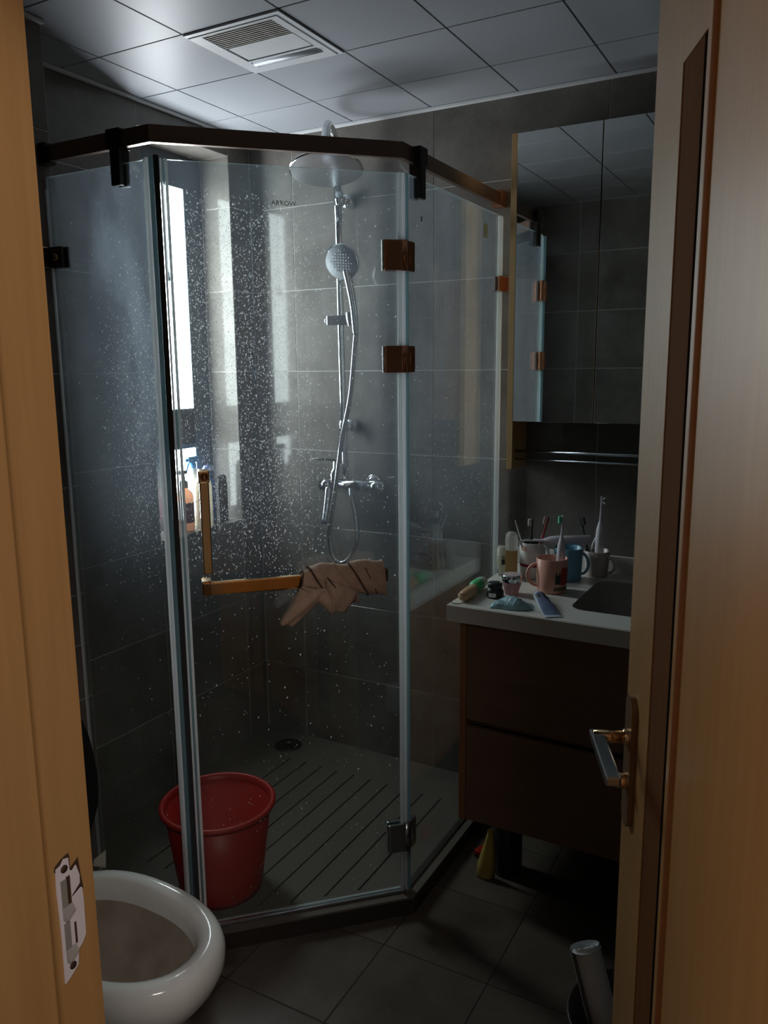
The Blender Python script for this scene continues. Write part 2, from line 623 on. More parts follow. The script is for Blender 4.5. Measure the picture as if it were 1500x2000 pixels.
def lay_tiles(parent, M, us, vs, m, name='tile', hole=None, gap=TG):
    """tiles on a plane; M maps (u, v, normal) to the room"""
    for u0, u1 in us:
        for v0, v1 in vs:
            if hole and u0 > hole[0] - 0.01 and u1 < hole[1] + 0.01 and v0 > hole[2] - 0.01 and v1 < hole[3] + 0.01:
                continue
            me = tile_mesh(u1 - u0 - gap, v1 - v0 - gap, m)
            o = bpy.data.objects.new(name, me)
            COL.objects.link(o)
            o.parent = parent
            o.matrix_local = M @ Matrix.Translation(((u0 + u1) / 2, (v0 + v1) / 2, 0))


ROWS = [1.241 + 0.299 * k for k in range(-4, 4)]
COLX = [-1.789 + 0.577 * k for k in range(0, 5)]

w = MB().box((XL - 0.3, YB + 0.0015, -0.05), (XR + 0.1, YB + 0.12, ZC + 0.1), GROUT).build('wall_back')
tag(w, 'grey stone tiled back wall behind the shower and the mirror cabinet', 'wall', kind='structure')
lay_tiles(w, frame_matrix((0, YB, 0), (1, 0, 0), (0, 0, 1), (0, -1, 0)), split(XL, XR, COLX), split(0, ZC, ROWS), WALL_TILE)

# left wall with the window recess
WY0, WY1, WZ0, WZ1 = 1.997, 2.44, 0.965, 2.315
XW = -2.12
b = MB()
xs = (XL - 0.12, XL - 0.0015)
b.box((xs[0], YF - 0.2, -0.05), (xs[1], WY0 - 0.0015, ZC + 0.1), GROUT)
b.box((xs[0], WY1 + 0.0015, -0.05), (xs[1], YB + 0.05, ZC + 0.1), GROUT)
b.box((xs[0], WY0 - 0.0015, -0.05), (xs[1], WY1 + 0.0015, WZ0 - 0.0015), GROUT)
b.box((xs[0], WY0 - 0.0015, WZ1 + 0.0015), (xs[1], WY1 + 0.0015, ZC + 0.1), GROUT)
w = b.build('wall_left')
tag(w, 'grey tiled left wall with the deep window recess', 'wall', kind='structure')
ML = frame_matrix((XL, 0, 0), (0, 1, 0), (0, 0, 1), (1, 0, 0))
ysplit = split(YCH - 0.05, YB, [WY0, WY1])
for (u0, u1) in ysplit:
    if abs(u0 - WY0) < 0.01:
        lay_tiles(w, ML, [(u0, u1)], split(0, WZ0, ROWS), WALL_TILE)
        lay_tiles(w, ML, [(u0, u1)], split(WZ1, ZC, ROWS), WALL_TILE)
    else:
        lay_tiles(w, ML, [(u0, u1)], split(0, ZC, ROWS), WALL_TILE)
# reveals of the recess
lay_tiles(w, frame_matrix((0, WY1, 0), (1, 0, 0), (0, 0, 1), (0, -1, 0)), [(XW, XL)], split(WZ0, WZ1, ROWS), WALL_TILE)
lay_tiles(w, frame_matrix((0, WY0, 0), (1, 0, 0), (0, 0, 1), (0, 1, 0)), [(XW, XL)], split(WZ0, WZ1, ROWS), WALL_TILE)
lay_tiles(w, frame_matrix((0, 0, WZ0), (1, 0, 0), (0, 1, 0), (0, 0, 1)), [(XW, XL)], [(WY0, WY1)], WALL_TILE)
lay_tiles(w, frame_matrix((0, 0, WZ1), (1, 0, 0), (0, 1, 0), (0, 0, -1)), [(XW, XL)], [(WY0, WY1)], WALL_TILE)

# pipe chase (a second stretch of the left wall, nearer)
w = MB().box((XL + 0.001, YF, -0.05), (XCH - 0.0015, YCH, ZC + 0.1), GROUT).build('wall_left_chase')
tag(w, 'tiled pipe chase jutting out beside the toilet', 'wall', kind='structure')
lay_tiles(w, frame_matrix((XCH, 0, 0), (0, 1, 0), (0, 0, 1), (1, 0, 0)), split(YF, YCH, [0.87]), split(0, ZC, ROWS + [0.80]), WALL_TILE)
lay_tiles(w, frame_matrix((0, YCH, 0), (1, 0, 0), (0, 0, 1), (0, 1, 0)), [(XL + 0.005, XCH)], split(0, ZC, ROWS), WALL_TILE)

w = MB().box((XR + 0.0015, YF - 0.2, -0.05), (XR + 0.12, YB + 0.05, ZC + 0.1), GROUT).build('wall_right')
tag(w, 'tiled right wall behind the open door', 'wall', kind='structure')
lay_tiles(w, frame_matrix((XR, 0, 0), (0, 1, 0), (0, 0, 1), (-1, 0, 0)), split(YF, YB, [0.83, 1.407, 1.984]), split(0, ZC, ROWS), WALL_TILE)

DX0, DX1, DZ = -0.645, 0.048, 2.06     # doorway
b = MB()
b.box((XL - 0.12, 0.36, -0.05), (DX0 - 0.03, YF - 0.0015, ZC + 0.1), GROUT)
b.box((DX1 + 0.03, 0.36, -0.05), (XR + 0.12, YF - 0.0015, ZC + 0.1), GROUT)
b.box((DX0 - 0.03, 0.36, DZ + 0.03), (DX1 + 0.03, YF - 0.0015, ZC + 0.1), GROUT)
w = b.build('wall_front')
tag(w, 'wall holding the doorway the photo looks through', 'wall', kind='structure')
MF = frame_matrix((0, YF, 0), (-1, 0, 0), (0, 0, 1), (0, 1, 0))
lay_tiles(w, MF, split(-DX0 + 0.03, -XCH, [1.2]), split(0, ZC, ROWS), WALL_TILE)
lay_tiles(w, MF, [(-XR, -DX1 - 0.03)], split(0, ZC, ROWS), WALL_TILE)
lay_tiles(w, MF, [(-DX1 - 0.03, -DX0 + 0.03)], [(DZ + 0.03, ZC)], WALL_TILE)

# floor
w = MB().box((XL - 0.12, -1.6, -0.08), (1.6, YB + 0.1, -0.0015), FGROUT).build('floor')
tag(w, 'dark grey square floor tiles in front of the shower tray', 'floor', kind='structure')
lay_tiles(w, frame_matrix((0, 0, 0), (1, 0, 0), (0, 1, 0), (0, 0, 1)),
          split(XL, XR, [-0.945 + 0.3 * k for k in range(-4, 5)]), split(0.36, YB, [1.69 + 0.3 * k for k in range(-5, 4)]), FLOOR_TILE, gap=0.004)

# ceiling of square aluminium panels
w = MB().box((XL - 0.12, 0.3, ZC + 0.004), (XR + 0.12, YB + 0.1, ZC + 0.1), CEILGAP).build('ceiling')
tag(w, 'pale ceiling of square aluminium panels', 'ceiling', kind='structure')
CX = [-1.519 + 0.301 * k for k in range(-2, 7)]
CY = [1.705 + 0.302 * k for k in range(-4, 4)]
for (u0, u1) in split(XL, XR, CX):
    for (v0, v1) in split(YF, YB, CY):
        if abs(u0 + 1.519) < 0.01 and abs(v0 - 1.705) < 0.01:
            continue      # the heater sits here
        lay_tiles(w, frame_matrix((0, 0, ZC), (1, 0, 0), (0, 1, 0), (0, 0, -1)), [(u0, u1)], [(v0, v1)], CEIL, name='ceiling_panel', gap=0.0042)
# white angle trim where the ceiling meets the walls
for nm, lo, hi in (('trim_1', (XL, YB - 0.016, ZC - 0.010), (XR, YB - 0.0005, ZC - 0.0005)),
                   ('trim_2', (XL + 0.0005, YCH, ZC - 0.010), (XL + 0.016, YB - 0.017, ZC - 0.0005)),
                   ('trim_3', (XCH + 0.0005, YF, ZC - 0.010), (XCH + 0.016, YCH, ZC - 0.0005))):
    t_ = MB().box(lo, hi, WHITEP, ch=0.002).build(nm)
    tag(t_, {'trim_1': 'white metal trim along the top of the back wall', 'trim_2': 'white metal trim along the top of the left wall',
             'trim_3': 'white metal trim along the top of the pipe chase'}[nm], 'trim', kind='structure')

# ------------------------------------------------------------------ window
win = thing('window_1', 'bright frosted window in the tiled recess of the shower', 'window', (XW, 0, 0), kind='structure')
PY0, PY1 = 2.150, 2.343
b = MB()
fx0, fx1 = -0.05, 0.0
b.box((fx0, PY1, WZ0), (fx1, WY1, WZ1), WFRAME, ch=0.003)          # right stile
b.box((fx0, WY0, WZ0), (fx1, PY0, WZ1), WFRAME, ch=0.003)
b.box((fx0, PY0, 2.197), (fx1, PY1, WZ1), WFRAME, ch=0.003)
b.box((fx0, PY0, WZ0), (fx1, PY1, WZ0 + 0.03), WFRAME, ch=0.003)
b.build('window_frame', win)
b = MB()
b.box((fx0, PY0, 1.255), (fx1 - 0.004, PY1, 1.405), WRAIL)
b.box((fx0, PY0, 1.385), (fx1 + 0.002, PY1, 1.405), WFRAME)
b.box((fx0, PY0, 1.255), (fx1 + 0.002, PY1, 1.270), WFRAME)
b.build('transom', win)
MB().box((fx1 - 0.010, PY0, 1.405), (fx1 - 0.004, PY1, 2.197), PANE).build('pane', win)
MB().box((fx1 - 0.010, PY0, WZ0 + 0.03), (fx1 - 0.004, PY1, 1.255), PANE).build('pane', win)
# pull cord with bell weight hanging before the pane
b = MB()
b.tube([(0.016, 2.226, 2.19), (0.016, 2.226, 1.895)], 0.0012, INK, 6)
cord = b.build('pull_cord')
cord.location = (XW, 0, 0)
tag(cord, 'thin cord with a small bell weight hanging in the window', 'cord')
MB().lathe([(0.001, 0.028), (0.004, 0.024), (0.005, 0.012), (0.011, 0.0), (0.009, -0.004), (0.001, -0.005)], INK, 12,
           M=Matrix.Translation((0.016, 2.226, 1.868))).build('bell_weight', cord)

# ------------------------------------------------------------------ shower tray
A = Vector((-1.38, 1.45, 0))
B = Vector((-0.965, 1.855, 0))
OUT = 0.035
tray = thing('shower_tray', 'low grey stone shower tray with slanted corner and grooved floor', 'shower tray', (0, 0, 0))
outline = [(XL + 0.004, 1.475), (XCH + 0.004, 1.475), (XCH + 0.004, 1.45 - OUT), (A.x + 0.012, 1.45 - OUT), (B.x + OUT, B.y - 0.014), (B.x + OUT, YB - 0.004), (XL + 0.004, YB - 0.004)]
TZ = 0.055
groove_x = [-1.80 + 0.0715 * k for k in range(0, 11)]
b = MB()
b.prism(outline, 0.0005, TZ - 0.006, TRAYSIDE)
b.build('tray_base', tray)
# walking surface: bars between the grooves plus the border, proud of the base
b = MB()
gw = 0.006


def clip_front(x):
    """front limit of the tray at x"""
    if x < A.x + 0.012:
        return 1.45 - OUT + 0.0
    t = (x - (A.x + 0.012)) / (B.x + OUT - A.x - 0.012)
    return 1.45 - OUT + t * (B.y - 0.014 - 1.45 + OUT)


def gfront(x):
    return max(clip_front(x) + 0.10, 1.60)


xs_ = [XCH + 0.004] + groove_x[1:] + [B.x + OUT]
gy1 = 2.36
b.prism([(XL + 0.004, 1.475), (XCH + 0.004, 1.475), (XCH + 0.004, YB - 0.004), (XL + 0.004, YB - 0.004)], TZ - 0.006, TZ, TRAYM)
for i in range(len(xs_) - 1):
    x0, x1 = xs_[i], xs_[i + 1]
    xa = x0 + (gw / 2 if i else 0)
    xb = x1 - (gw / 2 if i < len(xs_) - 2 else 0)
    pts = [(xa, clip_front(xa))]
    if xa < A.x + 0.012 < xb:
        pts.append((A.x + 0.012, 1.45 - OUT))
    pts += [(xb, clip_front(xb)), (xb, YB - 0.004), (xa, YB - 0.004)]
    b.prism(pts, TZ - 0.006, TZ, TRAYM)
for gx in groove_x[1:]:
    g0, g1 = gfront(gx), gy1
    b.prism([(gx - gw / 2, clip_front(gx - gw / 2)), (gx + gw / 2, clip_front(gx + gw / 2)), (gx + gw / 2, g0), (gx - gw / 2, g0)], TZ - 0.006, TZ, TRAYM)
    b.prism([(gx - gw / 2, g1), (gx + gw / 2, g1), (gx + gw / 2, YB - 0.004), (gx - gw / 2, YB - 0.004)], TZ - 0.006, TZ, TRAYM)
b.build('grooved_surface', tray)
b = MB()
for gx in groove_x[1:]:
    b.box((gx - gw / 2, gfront(gx), TZ - 0.0058), (gx + gw / 2, gy1, TZ - 0.005), DARKGAP)
b.build('groove_bed', tray)
b = MB()
b.lathe([(0.055, 0.0), (0.055, 0.003), (0.048, 0.004), (0.012, 0.0035), (0.012, 0.002)], BLACKM, 24, M=Matrix.Translation((-1.80, 2.44, TZ)))
for k in range(8):
    a = k * math.pi / 4
    b.box((-1.80 + 0.03 * math.cos(a) - 0.004, 2.44 + 0.03 * math.sin(a) - 0.004, TZ + 0.0036), (-1.80 + 0.03 * math.cos(a) + 0.004, 2.44 + 0.03 * math.sin(a) + 0.004, TZ + 0.0045), DARKGAP)
b.build('drain', tray, loc=(0, 0, 0))

# ------------------------------------------------------------------ shower enclosure
enc = thing('shower_enclosure', 'diamond shaped frameless glass shower enclosure with bronze top rail', 'shower enclosure', (0, 0, 0))
GZ0, GZ1 = TZ + 0.006, 2.025
GT = 0.008
U = (B - A).normalized()
NO = Vector((U.y, -U.x, 0))       # outwards, towards the doorway
DLEN = (B - A).length


def glass_panel(name, parent, origin, xd, nd, length, z0, z1, face_mat):
    """sheet in the local frame x along, y outwards, z up; wet inner face, clean outer face, pale edges"""
    h = GT / 2
    b = MB()
    b.add([(0, h, z0), (length, h, z0), (length, h, z1), (0, h, z1)], [(0, 1, 2, 3)], GL_CLEAN)
    b.add([(0, -h, z0), (length, -h, z0), (length, -h, z1), (0, -h, z1)], [(3, 2, 1, 0)], face_mat)
    vs = [(0, -h, z0), (length, -h, z0), (length, h, z0), (0, h, z0), (0, -h, z1), (length, -h, z1), (length, h, z1), (0, h, z1)]
    b.add(vs, [(0, 1, 2, 3), (4, 5, 6, 7), (1, 2, 6, 5), (0, 3, 7, 4)], EDGEGL)
    return b.build(name, parent, M=frame_matrix(origin, xd, nd))


MD = frame_matrix(A, U, NO)           # door frame: x along the glass, y outwards
LEN_L = A.x - 0.040 - (XCH + 0.004)
glass_panel('glass_panel', enc, (XCH + 0.004, A.y, 0), (1, 0, 0), (0, -1, 0), LEN_L, GZ0, GZ1, GL_LEFT)['label'] = 'left fixed glass panel smeared with dried soap'
glass_panel('glass_panel', enc, (B.x, B.y + 0.018, 0), (0, 1, 0), (1, 0, 0), YB - 0.012 - B.y - 0.018, GZ0, GZ1, GL_RIGHT)['label'] = 'right fixed glass panel beside the vanity'
D0, D1 = 0.010, DLEN - 0.012
# hinged glass door
b = MB()
door_glass = glass_panel('glass_door', enc, A + U * D0, U, NO, D1 - D0, GZ0 + 0.008, GZ1 - 0.004, GL_DOOR)
door_glass['label'] = 'hinged glass door speckled with water drops'

# top rail of rectangular bar, mitred at the two corners
RZ0, RZ1, RH = 2.058, 2.096, 0.007
rail_pts = [Vector((XCH + 0.002, 1.445, 0)), Vector((-1.398, 1.445, 0)), Vector((-0.972, 1.862, 0)), Vector((-0.972, YB - 0.002, 0))]


def rail_mesh(pts):
    b = MB()
    L, Rr = [], []
    n = len(pts)
    for i, p in enumerate(pts):
        d0 = (pts[i] - pts[i - 1]).normalized() if i else None
        d1 = (pts[i + 1] - pts[i]).normalized() if i < n - 1 else None
        dd = [d for d in (d0, d1) if d is not None]
        ns = [Vector((d.y, -d.x, 0)) for d in dd]
        m_ = (ns[0] + ns[-1]).normalized()
        k = RH / m_.dot(ns[0])
        L.append(p + m_ * k)
        Rr.append(p - m_ * k)
    vs, fs = [], []
    for i in range(n):
        for q, z in ((L[i], RZ0), (L[i], RZ1), (Rr[i], RZ1), (Rr[i], RZ0)):
            vs.append((q.x, q.y, z))
    for i in range(n - 1):
        for j in range(4):
            k = (j + 1) % 4
            fs.append((i * 4 + j, i * 4 + k, (i + 1) * 4 + k, (i + 1) * 4 + j))
    fs += [(0, 1, 2, 3), tuple((n - 1) * 4 + j for j in range(4))]
    b.add(vs, fs, BRONZE)
    return b


rail = rail_mesh(rail_pts).build('top_rail', enc)
rail['label'] = 'dark bronze rectangular rail along the top of the glass'
b = MB()
b.box((XCH + 0.001, 1.43, RZ0 - 0.006), (XCH + 0.03, 1.46, RZ1 + 0.006), BLACKM, ch=0.002)
b.build('rail_end', enc)
b = MB()
b.box((-0.99, YB - 0.045, RZ0 - 0.006), (-0.954, YB - 0.001, RZ1 + 0.006), COPPER, ch=0.002)
b.build('rail_end', enc)
# hanging brackets that clamp the fixed panels to the rail
for M_ in (frame_matrix((-1.502, 1.45, 0), (1, 0, 0), (0, -1, 0)), frame_matrix((-0.968, 1.945, 0), (0, 1, 0), (1, 0, 0))):
    b = MB()
    b.box((-0.022, -0.014, RZ0 - 0.003), (0.022, 0.02, RZ1 + 0.004), BLACKM, ch=0.002)
    b.box((-0.015, -0.016, 1.975), (0.015, -0.005, RZ0), BLACKM, ch=0.002)
    b.box((-0.015, 0.005, 1.975), (0.015, 0.018, RZ0), BLACKM, ch=0.003)
    b.box((-0.015, -0.005, 2.028), (0.015, 0.005, RZ0), BLACKM)
    b.build('rail_bracket', enc, M=M_)
# clamps on the walls
b = MB()
b.box((-0.0395, -0.013, 1.805), (0.055, -0.0045, 1.856), BLACKM, ch=0.002)
b.box((0.004, 0.0045, 1.805), (0.05, 0.013, 1.856), BLACKM, ch=0.002)
b.box((-0.0, 0.0045, 1.807), (0.004, 0.012, 1.854), GOLD)
b.lathe([(0.009, 0), (0.009, 0.003), (0.006, 0.004), (0.0, 0.004)], GOLD, 16, M=frame_matrix((0.028, 0.013, 1.83), (1, 0, 0), (0, 0, 1), (0, 1, 0)))
o = b.build('wall_clamp', enc, M=frame_matrix((XCH + 0.001, 1.45, 0), (1, 0, 0), (0, -1, 0)))
b = MB()
b.box((XCH + 0.0005, 1.402, 1.805), (XCH + 0.006, 1.436, 1.856), GOLD, ch=0.0015)
b.lathe([(0.011, 0), (0.011, 0.003), (0.006, 0.005), (0.0, 0.005)], BLACKM, 16, M=frame_matrix((XCH + 0.006, 1.419, 1.83), (0, 1, 0), (0, 0, 1), (1, 0, 0)))
b.build('clamp_flange', enc)
b = MB()
b.box((-0.05, -0.013, 1.79), (-0.001, -0.0045, 1.838), CHROMED, ch=0.002)
b.box((-0.05, 0.0045, 1.79), (-0.001, 0.013, 1.838), COPPER, ch=0.002)
b.box((-0.012, 0.012, 1.79), (-0.001, 0.035, 1.838), COPPER, ch=0.002)
b.build('wall_clamp', enc, M=frame_matrix((B.x, YB - 0.001, 0), (0, 1, 0), (1, 0, 0)))

# sealing profiles where the left panel meets the door
b = MB()
b.box((-0.036, -0.010, GZ0), (-0.027, 0.010, GZ1 + 0.003), SEAL, ch=0.002)
b.box((-0.026, -0.009, GZ0), (-0.016, 0.008, GZ1 + 0.003), SEALT, ch=0.002)
b.tube([(-0.039, 0.009, GZ0), (-0.039, 0.009, GZ1)], 0.0025, SEAL, 8)
o = b.build('seal_strip', enc, M=frame_matrix(A, (1, 0, 0), (0, -1, 0)))
b = MB()
b.box((-0.013, -0.010, GZ0), (0.0, 0.006, GZ1 + 0.006), MAGNET, ch=0.003)
o = b.build('magnet_strip', enc, M=MD)
b = MB()
for k, (x0, x1, m_) in enumerate(((0.0008, 0.0062, SEAL), (0.0068, 0.0108, SEALT), (0.0114, 0.0185, SEAL))):
    b.box((x0, -0.009, GZ0 + 0.005), (x1, 0.0075, GZ1 - 0.002), m_, ch=0.002)
b.build('seal_strip', enc, M=MD)
b = MB()
b.tube([(XCH + 0.0075, A.y - 0.007, GZ0), (XCH + 0.0075, A.y - 0.007, GZ1 - 0.03)], 0.0032, SEAL, 8)  # pale strip added for the light piped up the glass edge
b.build('edge_light_strip', enc)
b = MB()
b.box((B.x - 0.007, YB - 0.030, GZ0), (B.x + 0.007, YB - 0.013, GZ1), SEAL, ch=0.003)  # bright line of light on the far glass edge, added as a strip
b.build('edge_light_strip', enc)
# clear seal at the hinge corner
b = MB()
b.tube([(DLEN - 0.010, 0.006, GZ0), (DLEN - 0.010, 0.006, GZ1 - 0.004)], 0.006, SEAL, 10)
b.tube([(DLEN + 0.001, 0.004, GZ0), (DLEN + 0.001, 0.004, GZ1 - 0.004)], 0.005, SEAL, 10)
b.tube([(DLEN + 0.010, 0.0, GZ0), (DLEN + 0.010, 0.0, GZ1 - 0.004)], 0.006, SEALT, 10)
b.build('hinge_seal', enc, M=MD)
b = MB()
b.box((0.03, -0.008, TZ + 0.0005), (DLEN, 0.010, TZ + 0.009), CHROMED, ch=0.002)
b.build('door_sill', enc, M=MD)
b = MB()
b.box((XCH + 0.006, A.y - 0.009, TZ + 0.0005), (A.x, A.y + 0.009, TZ + 0.007), BLACKM)
b.build('panel_sill', enc)
b = MB()
b.box((B.x - 0.009, B.y + 0.01, TZ + 0.0005), (B.x + 0.009, YB - 0.004, TZ + 0.007), CHROMED)
b.build('panel_sill', enc)
# three copper hinges on the corner
for zc, zh, m_ in ((1.825, 0.037, COPPER), (1.570, 0.034, COPPER), (0.232, 0.043, CHROMED)):
    b = MB()
    b.box((DLEN - 0.052, 0.0045, zc - zh), (DLEN - 0.004, 0.016, zc + zh), m_, ch=0.0035)
    b.box((DLEN - 0.052, -0.016, zc - zh), (DLEN - 0.004, -0.0045, zc + zh), m_, ch=0.0035)
    b.tube([(DLEN + 0.002, 0.008, zc - zh), (DLEN + 0.002, 0.008, zc + zh)], 0.010, m_, 14)
    b.box((DLEN - 0.057, 0.004, zc - zh + 0.001), (DLEN - 0.053, 0.014, zc + zh - 0.001), CHROME)
    M2 = MD.inverted() @ frame_matrix((B.x, B.y, 0), (0, 1, 0), (1, 0, 0))
    b.box((0.006, 0.0045, zc - zh), (0.040, 0.016, zc + zh), m_, M=M2, ch=0.0035)
    b.box((0.006, -0.016, zc - zh), (0.040, -0.0045, zc + zh), m_, M=M2, ch=0.0035)
    b.box((0.012, 0.0155, zc - zh * 0.45), (0.016, 0.0175, zc + zh * 0.45), GOLD if m_ is COPPER else CHROME, M=M2)
    b.build('hinge', enc, M=MD)
# handle: vertical pull inside, towel bar outside
b = MB()
b.box((0.050, 0.0045, 1.278), (0.077, 0.047, 1.308), GOLD, ch=0.003)
b.lathe([(0.0105, 0), (0.0105, 0.0022), (0.0085, 0.003), (0.0085, 0.0012), (0.0, 0.001)], COPPER, 20, M=frame_matrix((0.0645, 0.047, 1.293), (1, 0, 0), (0, 0, 1), (0, 1, 0)))
b.box((0.0635, 0.0475, 1.287), (0.0655, 0.0505, 1.299), GOLD)
b.box((0.052, 0.030, 1.052), (0.075, 0.047, 1.282), GOLD, ch=0.003)
b.tube([(0.0635, 0.034, 1.062), (0.0635, 0.004, 1.062)], 0.008, GOLD, 12)
o = b.build('pull_handle', enc, M=MD)
o['label'] = 'upright rose gold pull bar'
b = MB()
b.box((0.046, 0.0045, 1.000), (0.072, 0.060, 1.034), GOLD, ch=0.004)
b.box((0.046, 0.043, 1.000), (0.520, 0.060, 1.034), GOLD, ch=0.004)
b.box((0.494, 0.0045, 1.000), (0.520, 0.060, 1.034), GOLD, ch=0.004)
o = b.build('towel_bar', enc, M=MD)
o['label'] = 'level rose gold towel bar across the door'
# lettering and stickers on the glass
cu = bpy.data.curves.new('lettering', 'FONT')
cu.body = 'ARROW'
cu.size = 0.0155
cu.extrude = 0.0002
cu.align_x, cu.align_y = 'LEFT', 'CENTER'
cu.space_character = 1.05
cu.materials.append(INK)
tmp = bpy.data.objects.new('lettering_curve', cu)
COL.objects.link(tmp)
bpy.context.view_layer.update()
tme = bpy.data.meshes.new_from_object(tmp.evaluated_get(bpy.context.evaluated_depsgraph_get()))
bpy.data.objects.remove(tmp)
tx = bpy.data.objects.new('lettering', tme)
COL.objects.link(tx)
tx.parent = enc
tx.matrix_local = MD @ frame_matrix((0.253, GT / 2 + 0.0006, 1.9365), (1, 0, 0), (0, 0, 1), (0, 1, 0))
Mstk = frame_matrix((B.x, B.y + 0.018, 0), (0, 1, 0), (1, 0, 0))
b = MB()
b.box((0.095, -GT / 2 - 0.0012, 1.926), (0.103, -GT / 2 - 0.0003, 1.938), STICK)
b.build('sticker', enc, M=Mstk)
b = MB()
b.box((0.528, -GT / 2 - 0.0012, 1.943), (0.566, -GT / 2 - 0.0003, 1.985), STICK)
b.build('sticker', enc, M=Mstk)

# ------------------------------------------------------------------ towel on the bar
b = MB()
barx = lambda s: s


def sleeve(b, s0, s1, r0, skew0, skew1, rz=1.35, seed=0, drop=0.0):
    rnd = random.Random(seed)
    n, k = 28, 9
    vs, fs = [], []
    ph = [rnd.uniform(0, 6.28) for _ in range(4)]
    for i in range(k):
        t = i / (k - 1)
        for j in range(n):
            a = 2 * math.pi * j / n
            sk = skew0 + (skew1 - skew0) * t
            s = s0 + (s1 - s0) * t - sk * math.sin(a)
            rr = r0 * (1 + 0.06 * math.sin(3 * a + ph[0] + 4 * t) + 0.04 * math.sin(9 * t + ph[1] + 2 * a))
            z = rr * rz * math.sin(a)
            if math.sin(a) < 0:
                z -= drop * (-math.sin(a)) ** 2
            vs.append((s, 0.0515 + rr * 0.78 * math.cos(a), 1.012 + z))
    for i in range(k - 1):
        for j in range(n):
            j2 = (j + 1) % n
            fs.append((i * n + j, i * n + j2, (i + 1) * n + j2, (i + 1) * n + j))
    fs.append(list(range(n)))
    fs.append([(k - 1) * n + j for j in range(n)])
    b.add(vs, fs, TOWEL, smooth=True)
    for i in (0, k - 1):
        b.tube([vs[i * n + j] for j in range(n)] + [vs[i * n]], 0.0022, FOLDSHADE if i == 0 else TOWEL, 6, cap=False)


sleeve(b, 0.290, 0.36, 0.026, -0.006, 0.020, 1.25, 1, 0.01)
sleeve(b, 0.335, 0.41, 0.034, 0.028, 0.034, 1.35, 2, 0.02)
sleeve(b, 0.395, 0.455, 0.030, 0.020, 0.030, 1.35, 3, 0.0)
sleeve(b, 0.440, 0.506, 0.0345, 0.026, 0.004, 1.35, 4, 0.0)


def flap(b, top, bot, thick, bulge, seed, nu=10, nv=12):
    """soft folded cloth hanging between a top edge and a bottom edge (s, out, z)"""
    rnd = random.Random(seed)
    ph = rnd.uniform(0, 6.28)
    t0, t1, b0, b1 = [Vector(p) for p in (*top, *bot)]
    vs, fs = [], []
    ring = 2 * nu
    for i in range(nv):
        v = i / (nv - 1)
        L, R = t0.lerp(b0, v), t1.lerp(b1, v)
        for j in range(ring):
            side = 1 if j < nu else -1
            u = (j if j < nu else ring - 1 - j) / (nu - 1)
            p = L.lerp(R, u)
            w_ = math.sin(math.pi * u) ** 0.5
            wob = 0.004 * math.sin(7 * u + ph + 3 * v)
            p = p + Vector((0, side * thick * w_ + bulge * math.sin(math.pi * v) * w_ + wob, 0.004 * math.sin(5 * u + ph) * v))
            vs.append(tuple(p))
    for i in range(nv - 1):
        for j in range(ring):
            j2 = (j + 1) % ring
            fs.append((i * ring + j, i * ring + j2, (i + 1) * ring + j2, (i + 1) * ring + j))
    fs += [list(range(ring)), [(nv - 1) * ring + j for j in range(ring)]]
    b.add(vs, fs, TOWEL, smooth=True)


flap(b, ((0.285, 0.078, 1.005), (0.375, 0.078, 1.000)), ((0.228, 0.078, 0.925), (0.262, 0.085, 0.908)), 0.013, 0.014, 5)
flap(b, ((0.285, 0.082, 1.012), (0.385, 0.082, 0.990)), ((0.335, 0.082, 0.953), (0.375, 0.082, 0.935)), 0.011, 0.010, 8)
flap(b, ((0.345, 0.088, 1.030), (0.435, 0.086, 0.985)), ((0.355, 0.086, 0.938), (0.395, 0.086, 0.938)), 0.011, 0.012, 6)
b.tube([(0.35, 0.1, 1.035), (0.375, 0.103, 1.0), (0.40, 0.1, 0.955), (0.395, 0.095, 0.94)], 0.0016, FOLDSHADE, 6, sub=4)
b.tube([(0.455, 0.074, 1.045), (0.47, 0.076, 1.01), (0.485, 0.073, 0.975)], 0.0014, FOLDSHADE, 6, sub=4)
towel = b.build('towel', M=MD)
tag(towel, 'beige towel with drawn fold shadows wound around the gold bar on the shower door', 'towel')

# ------------------------------------------------------------------ shower column
sh = thing('shower_column', 'chrome shower column with rain head, hand shower and mixer on the back wall', 'shower', (0, 0, 0))
RX, RY = -1.545, 2.485
b = MB()
path = [(RX + 0.012, RY, 1.16), (RX + 0.004, RY, 1.6), (RX, RY, 2.13), (RX, RY, 2.24), (RX + 0.008, RY - 0.022, 2.305), (RX + 0.028, RY - 0.075, 2.335), (RX + 0.062, RY - 0.155, 2.325), (RX + 0.092, RY - 0.215, 2.275), (RX + 0.1, RY - 0.235, 2.205)]
b.tube(path, 0.0122, CHROME, 14, sub=6)
b.tube([(RX, RY, 2.05), (RX, RY, 2.16)], 0.0135, CHROMED, 14)
b.build('riser_pipe', sh)
HC = Vector((-1.44, 2.25, 2.168))
tilt = Vector((0.13, -0.20, -1.0)).normalized()
b = MB()
b.lathe([(0.014, -0.045), (0.02, -0.03), (0.02, -0.016), (0.05, -0.012), (0.105, -0.006), (0.116, 0.0), (0.117, 0.004), (0.113, 0.006)], CHROME, 48, cap=False, M=axis_matrix(HC, tilt))
head = b.build('rain_head', sh)
b = MB()
b.lathe([(0.113, 0.006), (0.108, 0.0066), (0.0, 0.0066)], CHROMED, 48, M=axis_matrix(HC, tilt), cap=False)
b.build('spray_plate', head, M=head.matrix_local.inverted())
